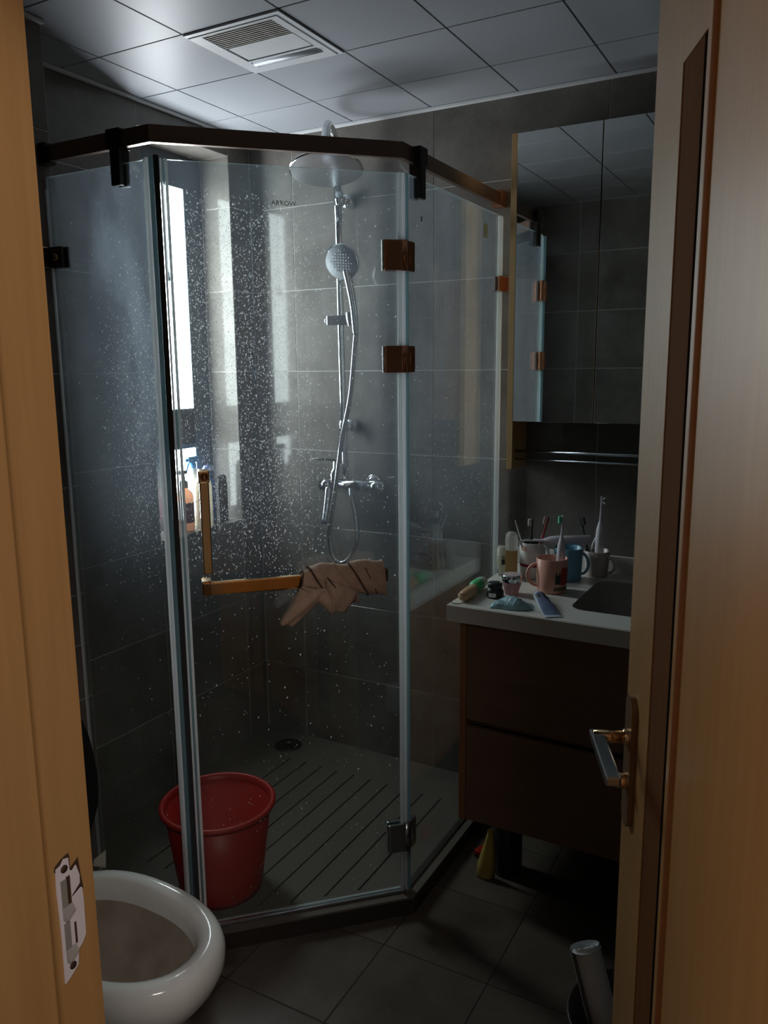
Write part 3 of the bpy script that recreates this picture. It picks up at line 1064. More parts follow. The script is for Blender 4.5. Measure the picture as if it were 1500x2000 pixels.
for zz in (2.128, 1.341):
    b = MB()
    Mw = frame_matrix((RX + 0.006, YB - 0.001, zz), (1, 0, 0), (0, 0, 1), (0, -1, 0))
    b.lathe([(0.024, 0.0), (0.025, 0.004), (0.024, 0.03), (0.02, 0.036), (0.012, 0.038), (0.011, 0.075)], CHROME, 24, M=Mw)
    b.tube([(RX + 0.006, RY, zz - 0.022), (RX + 0.004, RY, zz + 0.022)], 0.0155, CHROME, 16)
    b.build('wall_bracket', sh)
# slider and hand shower
b = MB()
b.box((-0.048, -0.022, -0.017), (0.062, 0.016, 0.017), CHROMEREFL, ch=0.005)
b.tube([(-0.048, -0.004, 0), (-0.06, -0.004, 0)], 0.014, CHROMED, 14)
b.tube([(-0.03, -0.004, 0.014), (-0.03, -0.004, 0.02)], 0.006, CHROMED, 10)
b.lathe([(0.013, -0.022), (0.017, 0.0), (0.018, 0.024)], CHROMED, 14, M=axis_matrix((0.06, -0.03, 0), (0, -0.1, 1)))
b.build('slider', sh, loc=(RX + 0.003, RY, 1.718))
b = MB()
HS = Vector((-1.482, 2.405, 1.905))
face = Vector((0.12, -0.92, -0.36)).normalized()
b.lathe([(0.0, -0.030), (0.023, -0.030), (0.052, -0.016), (0.061, -0.004), (0.062, 0.004), (0.058, 0.008)], CHROME, 32, M=axis_matrix(HS, face), cap=False)
b.lathe([(0.0595, 0.006), (0.056, 0.009), (0.0, 0.0095)], NOZZLE, 32, M=axis_matrix(HS, face), cap=False)
b.tube([HS + Vector((0.006, 0.016, -0.02)), HS + Vector((0.014, 0.022, -0.075)), HS + Vector((0.022, 0.03, -0.14)), HS + Vector((0.026, 0.034, -0.20)), HS + Vector((0.027, 0.036, -0.24))], [0.017, 0.0135, 0.0125, 0.012, 0.010], CHROME, 14, sub=4)
hs = b.build('hand_shower', sh)
b = MB()
for i in range(-4, 5):
    for j in range(-4, 5):
        if i * i + j * j < 17:
            b.lathe([(0.0022, 0.009), (0.0014, 0.0118), (0, 0.0118)], CHROMED, 5, M=axis_matrix(HS, face) @ Matrix.Translation((i * 0.0095, j * 0.0095, 0)), cap=False)
o = b.build('nozzles', hs)
o['kind'] = 'stuff'
b = MB()
hose = [HS + Vector((0.027, 0.036, -0.24)), (-1.462, 2.44, 1.60), (-1.478, 2.435, 1.45), (-1.512, 2.43, 1.30), (-1.535, 2.425, 1.15), (-1.556, 2.42, 1.02), (-1.567, 2.42, 0.94), (-1.555, 2.42, 0.87), (-1.52, 2.425, 0.845), (-1.478, 2.43, 0.88), (-1.462, 2.44, 0.95), (-1.475, 2.455, 1.02), (-1.497, 2.465, 1.09), (-1.505, 2.475, 1.118)]
b.tube(hose, 0.0086, CHROMED, 10, sub=8)
b.build('hose', sh)
# mixer: body, wall unions, lever, spout
b = MB()
MYX = -1.535
b.tube([(MYX - 0.085, 2.485, 1.128), (MYX + 0.165, 2.485, 1.128)], 0.0215, CHROME, 18)
b.tube([(MYX - 0.10, 2.485, 1.122), (MYX - 0.06, 2.485, 1.122)], 0.0265, CHROME, 18)
b.tube([(MYX + 0.11, 2.485, 1.128), (MYX + 0.16, 2.485, 1.128)], 0.025, CHROME, 18)
b.lathe([(0.024, 0.0), (0.024, 0.03), (0.019, 0.045), (0.012, 0.05), (0.0115, 0.085), (0.0, 0.087)], CHROME, 20, M=Matrix.Translation((MYX - 0.04, 2.485, 1.135)))
for xx in (MYX - 0.07, MYX + 0.08):
    b.tube([(xx, 2.49, 1.128), (xx, YB - 0.012, 1.132)], 0.014, CHROME, 14)
    b.lathe([(0.034, 0.0), (0.034, 0.004), (0.022, 0.018), (0.016, 0.022)], CHROME, 24, M=frame_matrix((xx, YB - 0.001, 1.132), (1, 0, 0), (0, 0, 1), (0, -1, 0)))
b.build('mixer', sh)
b = MB()
b.box((MYX - 0.135, 2.472, 1.214), (MYX - 0.02, 2.492, 1.222), CHROME, ch=0.003)
b.build('lever', sh)
b = MB()
b.tube([(MYX - 0.065, 2.475, 1.115), (MYX - 0.062, 2.455, 1.06), (MYX - 0.058, 2.425, 0.985)], [0.016, 0.013, 0.010], CHROMED, 12, sub=4)
b.build('spout', sh)

# ------------------------------------------------------------------ bottles on the window sill
SZ = WZ0 + 0.0005


def bmat(name, c, rough=0.35, trans=0.0):
    return mat(name, c, rough, vary=0.04)


PEACH = clear_plastic('peach_bottle', (0.75, 0.50, 0.36), 0.97)
PINKL = bmat('wine_label', (0.30, 0.05, 0.10))
GREYP = bmat('grey_pump', (0.36, 0.36, 0.36))
CREAM = clear_plastic('cream_bottle', (0.62, 0.58, 0.48), 0.97)
BLUE = bmat('blue_bottle', (0.06, 0.16, 0.62))
LBLUE = bmat('pale_blue_cap', (0.12, 0.36, 0.66))
BLACKB = bmat('black_can', (0.02, 0.02, 0.022))
WHITEB = bmat('white_plastic', (0.70, 0.71, 0.72))

t = thing('pump_bottle', 'peach pump bottle with wine red label at the left end of the window sill', 'bottle', (-2.045, 2.185, SZ))
MB().lathe([(0.0, 0.0), (0.031, 0.001), (0.033, 0.006), (0.033, 0.125), (0.029, 0.14), (0.016, 0.152), (0.014, 0.16)], PEACH, 24).build('bottle_body', t)
b = MB()
b.lathe([(0.0338, 0.03), (0.0338, 0.105)], PINKL, 24, cap=False)
b.build('bottle_label', t)
b = MB()
b.lathe([(0.0155, 0.158), (0.0155, 0.180), (0.007, 0.186), (0.0055, 0.21)], GREYP, 16)
b.box((-0.01, -0.028, 0.208), (0.01, 0.012, 0.222), GREYP, ch=0.003)
b.build('pump', t)

t = thing('shampoo_bottle', 'cream coloured squeeze bottle seen beside the gold pull bar', 'bottle', (-2.03, 2.268, SZ))
b = MB()
b.lathe([(0.0, 0.0), (0.034, 0.001), (0.037, 0.008), (0.037, 0.15), (0.033, 0.172), (0.018, 0.19), (0.016, 0.195)], CREAM, 24, sx=0.9)
b.build('bottle_body', t)
b = MB()
b.lathe([(0.018, 0.192), (0.018, 0.212), (0.014, 0.215), (0.0, 0.215)], GREYP, 20)
b.build('cap', t)
b = MB()
b.tube([(0.012, -0.0345, 0.135), (0.02, -0.031, 0.12), (0.012, -0.0345, 0.105)], 0.0025, INK, 6, sub=4)
b.build('print', t)

t = thing('spray_bottle', 'white spray bottle with a bright blue trigger behind the cream bottle', 'bottle', (-2.088, 2.285, SZ))
b = MB()
b.lathe([(0.0, 0.0), (0.022, 0.001), (0.0235, 0.008), (0.0235, 0.18), (0.015, 0.21), (0.011, 0.22)], WHITEB, 20)
b.build('bottle_body', t)
b = MB()
b.lathe([(0.013, 0.218), (0.013, 0.236), (0.009, 0.24)], LBLUE, 16)
b.box((-0.011, -0.03, 0.238), (0.011, 0.026, 0.262), LBLUE, ch=0.005)
b.box((-0.006, -0.042, 0.243), (0.006, -0.03, 0.255), LBLUE, ch=0.003)
b.tube([(0, -0.02, 0.24), (0, -0.03, 0.222), (0, -0.036, 0.205)], 0.004, LBLUE, 8)
b.build('trigger', t)

t = thing('blue_bottle', 'dark blue bottle with a shiny rounded cap near the right end of the sill', 'bottle', (-2.062, 2.338, SZ))
b = MB()
b.lathe([(0.0, 0.0), (0.024, 0.001), (0.026, 0.006), (0.026, 0.16), (0.022, 0.175)], BLUE, 20)
b.build('bottle_body', t)
b = MB()
b.lathe([(0.023, 0.174), (0.024, 0.18), (0.023, 0.205), (0.015, 0.222), (0.0, 0.226)], bmat('navy_cap', (0.08, 0.12, 0.30), 0.15), 20)
b.build('cap', t)

t = thing('slim_can', 'slim black can standing at the right end of the window sill', 'can', (-2.025, 2.378, SZ))
b = MB()
b.lathe([(0.0, 0.0), (0.0155, 0.001), (0.017, 0.006), (0.017, 0.15), (0.014, 0.158)], BLACKB, 18)
b.build('can_body', t)
b = MB()
b.lathe([(0.014, 0.157), (0.0145, 0.162), (0.0145, 0.178), (0.009, 0.184), (0, 0.185)], BLACKB, 18)
b.box((-0.006, -0.026, 0.172), (0.006, -0.008, 0.182), BLACKB, ch=0.002)
b.build('nozzle', t)

# ------------------------------------------------------------------ bucket
t = thing('bucket', 'red plastic bucket standing on the shower tray behind the glass', 'bucket', (-1.455, 1.625, TZ + 0.0005))
b = MB()
b.lathe([(0.0, 0.004), (0.112, 0.004), (0.112, 0.0), (0.118, 0.0), (0.121, 0.02), (0.151, 0.252), (0.147, 0.252), (0.115, 0.012), (0.0, 0.010)], REDP, 56)
b.build('bucket_body', t)
b = MB()
b.lathe([(0.1465, 0.2525), (0.1515, 0.2525), (0.160, 0.254), (0.166, 0.259), (0.166, 0.266), (0.160, 0.2705), (0.151, 0.269), (0.1465, 0.2525)], REDP, 56, cap=False)
b.build('rim', t)

# ------------------------------------------------------------------ toilet
t = thing('toilet', 'white porcelain toilet with its black seat and lid raised beside the doorway', 'toilet', (0, 0, 0))
TY = 1.032


def tring(z, x0, x1, hw, n=48, p=2.3):
    """egg shaped ring, blunt towards the wall"""
    pts = []
    cx, ax = (x0 + x1) / 2, (x1 - x0) / 2
    for i in range(n):
        a = 2 * math.pi * i / n
        ca, sa = math.cos(a), math.sin(a)
        e = 2 / p
        pts.append((cx + ax * math.copysign(abs(ca) ** e, ca), TY + hw * math.copysign(abs(sa) ** e, sa) * (1 - 0.06 * ca), z))
    return pts


def loft(b, rings, m, caps=(False, False)):
    n = len(rings[0])
    vs = [p for r in rings for p in r]
    fs = []
    for i in range(len(rings) - 1):
        for j in range(n):
            j2 = (j + 1) % n
            fs.append((i * n + j, i * n + j2, (i + 1) * n + j2, (i + 1) * n + j))
    b.add(vs, fs, m, smooth=True)
    if caps[0]:
        b.add(rings[0], [list(range(n))], m)
    if caps[1]:
        b.add(rings[-1], [list(range(n))], m)


b = MB()
loft(b, [tring(0.001, -1.50, -1.17, 0.105), tring(0.05, -1.50, -1.17, 0.10), tring(0.16, -1.50, -1.12, 0.11), tring(0.25, -1.49, -1.04, 0.142),
         tring(0.31, -1.48, -0.992, 0.163), tring(0.350, -1.47, -0.974, 0.171), tring(0.378, -1.465, -0.973, 0.171), tring(0.395, -1.46, -0.980, 0.166),
         tring(0.403, -1.455, -0.990, 0.158), tring(0.403, -1.44, -1.012, 0.138), tring(0.396, -1.43, -1.026, 0.128), tring(0.375, -1.425, -1.034, 0.122), tring(0.352, -1.425, -1.040, 0.119)], PORC, caps=(True, False))
b.build('bowl', t)
b = MB()
loft(b, [tring(0.353, -1.425, -1.0395, 0.120), tring(0.33, -1.42, -1.048, 0.114), tring(0.29, -1.415, -1.065, 0.105), tring(0.25, -1.40, -1.095, 0.09), tring(0.20, -1.37, -1.14, 0.06), tring(0.185, -1.33, -1.20, 0.03)], PORCIN, caps=(False, True))
b.build('bowl_inside', t)
b = MB()
b.box((XCH + 0.003, TY - 0.19, 0.385), (XCH + 0.185, TY + 0.19, 0.74), PORC, ch=0.02)
b.box((XCH + 0.003, TY - 0.195, 0.742), (XCH + 0.192, TY + 0.195, 0.775), PORC, ch=0.012)
b.build('tank', t)
b = MB()
b.box((-1.60, TY - 0.12, 0.05), (-1.44, TY + 0.12, 0.392), PORC, ch=0.02)
b.box((XCH + 0.02, TY - 0.10, 0.001), (-1.44, TY + 0.10, 0.384), PORC, ch=0.02)
b.build('pedestal_back', t)


def oval(n=36, a=0.185, h=0.44):
    pts = []
    for i in range(n):
        q = 2 * math.pi * i / n
        cs, sn = math.cos(q), math.sin(q)
        pts.append((a * math.copysign(abs(cs) ** 0.85, cs) * (1.0 - 0.10 * sn), h / 2 + h / 2 * math.copysign(abs(sn) ** 0.85, sn)))
    return pts


lean = math.radians(7)
Ml = Matrix.Translation((-1.462, TY, 0.425)) @ Matrix.Rotation(-lean, 4, 'Y') @ frame_matrix((0, 0, 0), (0, 1, 0), (0, 0, 1), (1, 0, 0))
b = MB()
b.prism(oval(), -0.014, 0.0, BLACKP, smooth=False)
b.build('lid', t, M=Ml)['label'] = 'black lid raised'
b = MB()
o_, i_ = oval(), [(x * 0.68, 0.22 + (y - 0.22) * 0.74) for x, y in oval()]
n = len(o_)
for z0, z1 in ((0.003, 0.02),):
    vs = [(x, y, z0) for x, y in o_] + [(x, y, z0) for x, y in i_] + [(x, y, z1) for x, y in o_] + [(x, y, z1) for x, y in i_]
    fs = []
    for i in range(n):
        j = (i + 1) % n
        fs += [(i, j, n + j, n + i), (2 * n + i, 2 * n + j, 3 * n + j, 3 * n + i), (i, j, 2 * n + j, 2 * n + i), (n + i, n + j, 3 * n + j, 3 * n + i)]
    b.add(vs, fs, BLACKP)
b.build('seat', t, M=Ml)['label'] = 'black seat raised'
for dy in (-0.075, 0.075):
    MB().box((-1.485, TY + dy - 0.02, 0.4035), (-1.445, TY + dy + 0.02, 0.428), BLACKP, ch=0.004).build('seat_hinge', t)
b = MB()
b.add([(-1.425, TY + 0.122, 0.4035), (-1.40, TY + 0.136, 0.4035), (-1.407, TY + 0.146, 0.436), (-1.427, TY + 0.126, 0.416), (-1.427, TY + 0.124, 0.4035), (-1.402, TY + 0.138, 0.3965), (-1.409, TY + 0.148, 0.436), (-1.429, TY + 0.128, 0.416)],
      [(0, 1, 2, 3), (4, 5, 6, 7), (0, 1, 5, 4), (1, 2, 6, 5), (2, 3, 7, 6), (3, 0, 4, 7)], mat('tissue_scrap', (0.34, 0.35, 0.28), 0.9))
o = b.build('paper_scrap')
tag(o, 'small pointed scrap of paper stuck up on the toilet rim by the hinge', 'paper')

# ------------------------------------------------------------------ vanity
CZ = 0.892
CX0, CY0 = -0.897, 1.982
van = thing('vanity_cabinet', 'wall hung dark brown wooden vanity cabinet with two drawers', 'cabinet', (0, 0, 0))
VX0, VX1, VY0 = -0.862, XR - 0.012, 1.998
VZ0, VZ1 = 0.238, CZ - 0.048
b = MB()
b.box((VX0, VY0, VZ0), (VX0 + 0.02, YB - 0.004, VZ1), CABE, ch=0.001)
b.build('side_panel', van)
b = MB()
b.box((VX1 - 0.02, VY0, VZ0), (VX1, YB - 0.004, VZ1), CABE, ch=0.001)
b.build('side_panel', van)
b = MB()
b.box((VX0 + 0.021, VY0 + 0.022, VZ0), (VX1 - 0.021, YB - 0.004, VZ0 + 0.018), CABW)
b.box((VX0 + 0.021, YB - 0.02, VZ0 + 0.018), (VX1 - 0.021, YB - 0.004, VZ1), CABW)
b.box((VX0 + 0.021, VY0 + 0.022, 0.535), (VX1 - 0.021, YB - 0.02, 0.553), CABW)
b.build('carcass', van)
for z0, z1 in ((VZ0 + 0.001, 0.530), (0.552, VZ1 - 0.004)):
    b = MB()
    b.box((VX0 + 0.0215, VY0 + 0.002, z0), (VX1 - 0.0215, VY0 + 0.021, z1), CABW, ch=0.001)
    b.box((VX0 + 0.03, VY0 + 0.021, z0 + 0.02), (VX1 - 0.03, YB - 0.08, min(z1, z0 + 0.2)), CABW)
    b.build('drawer', van)

ct = thing('countertop', 'thick pale stone counter slab with a sunken basin on the vanity', 'countertop', (0, 0, 0))
BX0, BX1, BY0, BY1 = -0.582, -0.06, 2.098, 2.44
hole = round_rect(BX0, BY0, BX1, BY1, 0.045, 6)
outer = []
ox0, oy0, ox1, oy1 = CX0, CY0, XR - 0.004, YB - 0.003
cxm, cym = (BX0 + BX1) / 2, (BY0 + BY1) / 2
for x, y in hole:       # outer ring with matching vertex count
    dx, dy = x - cxm, y - cym
    t0 = 1e9
    if abs(dx) > 1e-9:
        t0 = min(t0, ((ox1 if dx > 0 else ox0) - cxm) / dx)
    if abs(dy) > 1e-9:
        t0 = min(t0, ((oy1 if dy > 0 else oy0) - cym) / dy)
    outer.append([cxm + dx * t0, cym + dy * t0])
for cxx, cyy in ((ox0, oy0), (ox1, oy0), (ox0, oy1), (ox1, oy1)):   # snap nearest to the true corners
    i = min(range(len(outer)), key=lambda k: (outer[k][0] - cxx) ** 2 + (outer[k][1] - cyy) ** 2)
    outer[i] = [cxx, cyy]
n = len(hole)
b = MB()
z0, z1, cb = CZ - 0.048, CZ, 0.003


def ins(p, d):
    return (min(max(p[0], ox0 + d), ox1 - d), min(max(p[1], oy0 + d), oy1 - d))


vs = [(*p, z0) for p in outer] + [(*p, z1 - cb) for p in outer] + [(*ins(p, cb), z1) for p in outer] + [(*p, z1) for p in hole] + [(*p, z0) for p in hole]
fs = []
for k in range(4):
    for i in range(n):
        j = (i + 1) % n
        fs.append((k * n + i, k * n + j, (k + 1) * n + j, (k + 1) * n + i))
for i in range(n):
    j = (i + 1) % n
    fs.append((4 * n + i, 4 * n + j, j, i))
b.add(vs, fs, COUNTER)
b.build('slab', ct)
b = MB()
rings = []
for s, z in ((1.0, CZ - 0.0005), (0.985, CZ - 0.02), (0.94, CZ - 0.09), (0.80, CZ - 0.115), (0.08, CZ - 0.122)):
    rings.append([(cxm + (x - cxm) * s, cym + (y - cym) * s, z) for x, y in hole])
loft(b, rings, BASIN, caps=(False, True))
b.build('basin', ct)
b = MB()
b.box((CX0, YB - 0.020, CZ + 0.0005), (XR - 0.004, YB - 0.003, CZ + 0.055), COUNTER, ch=0.002)
b.build('upstand', ct)
b = MB()
b.lathe([(0.021, 0.0), (0.021, 0.004), (0.015, 0.006), (0.0, 0.006)], CHROME, 20, M=Matrix.Translation((cxm, cym, CZ - 0.1225)))
b.build('waste', ct)

# ------------------------------------------------------------------ mirror cabinet
mc = thing('mirror_cabinet', 'wooden wall cabinet with two mirror doors and an open shelf below', 'cabinet', (0, 0, 0))
MX0, MX1, MY, MZ0, MZ1 = -0.888, 0.02, 2.42, 1.380, 2.234
b = MB()
b.box((MX0, MY, 1.226), (MX0 + 0.019, YB - 0.002, MZ1), MIRW, ch=0.0008)
b.build('side_panel', mc)
b = MB()
b.box((MX1 - 0.019, MY, 1.226), (MX1, YB - 0.002, MZ1), MIRW, ch=0.0008)
b.build('side_panel', mc)
b = MB()
b.box((MX0 + 0.02, MY + 0.02, MZ1 - 0.018), (MX1 - 0.02, YB - 0.002, MZ1), MIRW)
b.box((MX0 + 0.02, MY + 0.02, MZ0), (MX1 - 0.02, YB - 0.002, MZ0 + 0.018), CABW)
b.box((MX0 + 0.02, YB - 0.012, MZ0 + 0.018), (MX1 - 0.02, YB - 0.002, MZ1 - 0.018), CABW)
b.build('carcass', mc)
for x0, x1 in ((MX0 + 0.0195, -0.6165), (-0.6135, -0.30), (-0.297, MX1 - 0.0195)):
    b = MB()
    b.box((x0, MY - 0.001, MZ0 - 0.001), (x1, MY + 0.004, MZ1 - 0.001), MIRROR, ch=0.0008)
    b.box((x0 + 0.001, MY + 0.0045, MZ0), (x1 - 0.001, MY + 0.019, MZ1 - 0.002), MIRW)
    b.build('mirror_door', mc)
b = MB()
b.box((MX0 + 0.02, MY + 0.03, 1.254), (MX1 - 0.02, YB - 0.003, 1.261), GL_CLEAN)
b.build('glass_shelf', mc)
b = MB()
b.tube([(MX0 + 0.019, MY + 0.03, 1.283), (MX1 - 0.019, MY + 0.03, 1.283)], 0.0055, CHROMED, 10)
b.tube([(MX0 + 0.019, MY + 0.028, 1.257), (MX1 - 0.019, MY + 0.028, 1.257)], 0.003, CHROMED, 8)
b.build('shelf_rail', mc)

# ------------------------------------------------------------------ things on the counter
WCUP = bmat('white_mug', (0.62, 0.63, 0.63), 0.3)
PCUP = bmat('pink_mug', (0.72, 0.37, 0.29), 0.3)
BCUP = bmat('blue_mug', (0.16, 0.36, 0.50), 0.3)
GCUP = bmat('pale_pink_mug', (0.50, 0.42, 0.40), 0.3)
BURG = bmat('burgundy_band', (0.22, 0.02, 0.06), 0.4)
TAN = bmat('tan_wood', (0.50, 0.32, 0.18), 0.5)
GREEN = bmat('green_bristles', (0.10, 0.50, 0.20), 0.5)
MINT = bmat('mint_bristles', (0.12, 0.55, 0.33), 0.5)
LILAC = bmat('lilac_white_plastic', (0.60, 0.57, 0.63), 0.3)
REDB = bmat('red_toothbrush', (0.30, 0.02, 0.03), 0.35)
PINKB = bmat('pink_bristles', (0.62, 0.40, 0.38), 0.7)
DKPRINT = bmat('dark_print', (0.03, 0.03, 0.035), 0.5)
REDPRINT = bmat('red_print', (0.33, 0.025, 0.02), 0.5)
OLIVE = bmat('olive_print', (0.22, 0.17, 0.09), 0.5)


def mug(name, label, loc, r, h, m, hang, hw, hz=0.5, taper=0.92, group=None, inside=None):
    t = thing(name, label, 'mug', loc, 0, group)
    b = MB()
    wl = 0.003
    b.lathe([(0.0, 0.0), (r * taper - 0.002, 0.0), (r * taper, 0.003), (r, h), (r - wl * 0.5, h + 0.0012), (r - wl, h), (r * taper - wl, 0.005), (0.0, 0.004)], m, 36)
    b.build('mug_body', t)
    b = MB()
    ca, sa = math.cos(hang), math.sin(hang)
    pts = []
    for k in range(13):
        q = math.pi * (0.5 - k / 12)
        d = r * 0.965 - 0.002 + hw * math.cos(q)
        pts.append((ca * d, sa * d, h * hz + h * 0.33 * math.sin(q)))
    b.tube(pts, 0.0046, m, 10, sub=2)
    b.build('handle', t)
    return t


def patch(b, r0, r1, z0, z1, a0, a1, m, h, taper, n=10, off=0.0006):
    """thin printed patch lying on a mug wall between two angles"""
    vs = []
    R0 = lambda z: (r1 * taper + (r1 - r1 * taper) * z / h) + off
    for i in range(n + 1):
        a = a0 + (a1 - a0) * i / n
        for z in (z0, z1):
            vs.append((R0(z) * math.cos(a), R0(z) * math.sin(a), z))
    fs = [(2 * i, 2 * i + 2, 2 * i + 3, 2 * i + 1) for i in range(n)]
    b.add(vs, fs, m, smooth=True)


def toothbrush(name, label, p0, p1, head_dir, hm, bm_, r=0.0042, hl=0.026, group=None):
    """manual brush from the handle end p0 to the tip p1"""
    p0, p1 = Vector(p0), Vector(p1)
    d = (p1 - p0).normalized()
    hd = Vector(head_dir)
    hd = (hd - d * hd.dot(d)).normalized()
    w_ = d.cross(hd)
    t = thing(name, label, 'toothbrush', p0, 0, group)
    L = (p1 - p0).length
    b = MB()
    b.tube([d * 0, d * (L * 0.3), d * (L * 0.55), d * (L - hl - 0.02), d * (L - hl)], [r * 1.1, r * 1.3, r * 1.1, r * 0.7, r * 0.75], hm, 10, sub=3)
    Mh = frame_matrix(d * (L - hl / 2), w_, hd, d)
    b.box((-0.0055, -0.0025, -hl / 2), (0.0055, 0.0025, hl / 2), hm, M=Mh, ch=0.0015)
    b.build('brush_handle', t)
    b = MB()
    for i in range(3):
        for k in range(6):
            b.box((-0.0045 + i * 0.0034, 0.0025, -hl / 2 + 0.002 + k * 0.0038), (-0.0045 + i * 0.0034 + 0.0026, 0.0125, -hl / 2 + 0.002 + k * 0.0038 + 0.003), bm_, M=Mh)
    o = b.build('bristles', t)
    return t


def power_brush(name, label, p0, p1, head_dir, body_l, body_r, hm, bm_, split_head=False):
    p0, p1 = Vector(p0), Vector(p1)
    d = (p1 - p0).normalized()
    hd = Vector(head_dir)
    hd = (hd - d * hd.dot(d)).normalized()
    w_ = d.cross(hd)
    L = (p1 - p0).length
    t = thing(name, label, 'toothbrush', p0)
    Ma = frame_matrix((0, 0, 0), w_, hd, d)
    b = MB()
    b.lathe([(0.0, 0.0), (body_r * 0.85, 0.0005), (body_r, 0.004), (body_r, body_l * 0.72), (body_r * 0.88, body_l * 0.86), (body_r * 0.5, body_l * 0.985), (body_r * 0.42, body_l)], hm, 22, M=Ma)
    b.build('brush_body', t)
    b = MB()
    b.lathe([(body_r * 0.42, body_l + 0.001), (0.0042, body_l + 0.01), (0.0030, body_l + (L - body_l) * 0.55), (0.0028, L - 0.012), (0.0, L - 0.010)], hm, 14, M=Ma)
    if split_head:
        b.box((-0.005, -0.002, L - 0.024), (0.005, 0.003, L), hm, M=Ma, ch=0.0012)
    else:
        b.box((-0.0055, -0.002, L - 0.024), (0.0055, 0.003, L), hm, M=Ma, ch=0.0012)
    b.build('brush_neck', t)
    b = MB()
    if split_head:
        for sgn in (-1, 1):
            b.add([(-0.004, 0.003, L - 0.013 + sgn * 0.001), (0.004, 0.003, L - 0.013 + sgn * 0.001), (0.004, 0.003, L - 0.013 + sgn * 0.006), (-0.004, 0.003, L - 0.013 + sgn * 0.006),
                   (-0.004, 0.014, L - 0.013 + sgn * 0.007), (0.004, 0.014, L - 0.013 + sgn * 0.007), (0.004, 0.013, L - 0.013 + sgn * 0.012), (-0.004, 0.013, L - 0.013 + sgn * 0.012)],
                  [(0, 1, 2, 3), (4, 5, 6, 7), (0, 1, 5, 4), (1, 2, 6, 5), (2, 3, 7, 6), (3, 0, 4, 7)], bm_, M=Ma)
    else:
        for i in range(3):
            for k in range(5):
                b.box((-0.0048 + i * 0.0034, 0.003, L - 0.022 + k * 0.0042), (-0.0048 + i * 0.0034 + 0.0029, 0.0125, L - 0.022 + k * 0.0042 + 0.0037), bm_, M=Ma)
    b.build('bristles', t)
    return t


CT = CZ + 0.0006
toc = lambda x, y: math.atan2(-y, -x)          # angle that faces the doorway
# white mug
mx, my = -0.782, 2.385
t = mug('mug', 'white mug with a burgundy band and dark inside holding two toothbrushes', (mx, my, CT), 0.0415, 0.112, WCUP, math.radians(-18), 0.026, 0.62, 0.9)
a = toc(mx, my)
b = MB()
patch(b, 0, 0.0415, 0.037, 0.046, a - 1.9, a + 1.9, BURG, 0.112, 0.9, 28)
b.build('printed_band', t)
b = MB()
patch(b, 0, 0.0415, 0.088, 0.104, a - 1.0, a - 0.45, PINKB, 0.112, 0.9, 8)
b.build('printed_patch', t)
b = MB()
b.lathe([(0.0376, 0.1095), (0.0362, 0.07), (0.0342, 0.02), (0.0, 0.015)], bmat('dark_mug_inside', (0.03, 0.018, 0.016), 0.4), 36, cap=False)
b.build('dark_lining', t)
toothbrush('toothbrush', 'black toothbrush with white bristles standing in the white mug', (mx - 0.010, my + 0.012, CT + 0.018), (-0.792, 2.405, 1.075), (-0.9, -0.5, 0), BLACKB, WHITEB)
toothbrush('toothbrush', 'red toothbrush with pink bristles leaning right in the white mug', (mx + 0.006, my - 0.018, CT + 0.018), (-0.742, 2.415, 1.082), (-0.9, -0.45, 0.2), REDB, PINKB, r=0.005)
b = MB()
b.tube([(0, 0, 0), (-0.022, 0.006, 0.055), (-0.030, 0.008, 0.078)], [0.0026, 0.0022, 0.0012], WHITEB, 8, sub=3)
o = b.build('floss_pick', loc=(mx - 0.030, my - 0.006, CT + 0.098))
tag(o, 'thin white pointed pick leaning out of the white mug to the left', 'pick')
# blue mug
bx, by = -0.672, 2.405
mug('mug', 'plain light blue mug standing behind the pink mug', (bx, by, CT), 0.044, 0.100, BCUP, math.radians(-5), 0.024, 0.55, 0.93)
# pale mug
px_, py_ = -0.605, 2.492
t = mug('mug', 'pale pinkish mug with thin round handle nearest the basin', (px_, py_, CT), 0.041, 0.080, GCUP, math.radians(-22), 0.030, 0.50, 0.86)
toothbrush('toothbrush', 'all black toothbrush leaning left behind the lying electric toothbrush', (px_ - 0.01, py_ - 0.012, CT + 0.012), (-0.667, 2.515, 1.068), (0.8, -0.4, 0.1), BLACKB, BLACKB)
b = MB()
b.tube([(0, 0, 0), (0.012, 0.0, 0.05), (0.032, 0.004, 0.096)], [0.003, 0.003, 0.002], WHITEB, 8, sub=3)
o = b.build('interdental_brush', loc=(px_ - 0.026, py_ + 0.005, CT + 0.052))
tag(o, 'slim white stick leaning right beside the all black toothbrush', 'stick')
power_brush('electric_toothbrush', 'pale electric toothbrush with forked white head standing in the pale pinkish mug', (px_ + 0.005, py_ + 0.003, CT + 0.006), (-0.600, 2.505, 1.145), (1.0, -0.2, 0), 0.165, 0.0135, LILAC, WHITEB, True)
# electric toothbrush lying across the mugs
e0, e1 = Vector((-0.612, 2.437, 1.017)), Vector((-0.823, 2.352, 1.009))
power_brush('electric_toothbrush', 'white electric toothbrush lying flat across the rims of the mugs', e0, e1, (0, -0.3, -1), 0.145, 0.0150, LILAC, WHITEB)
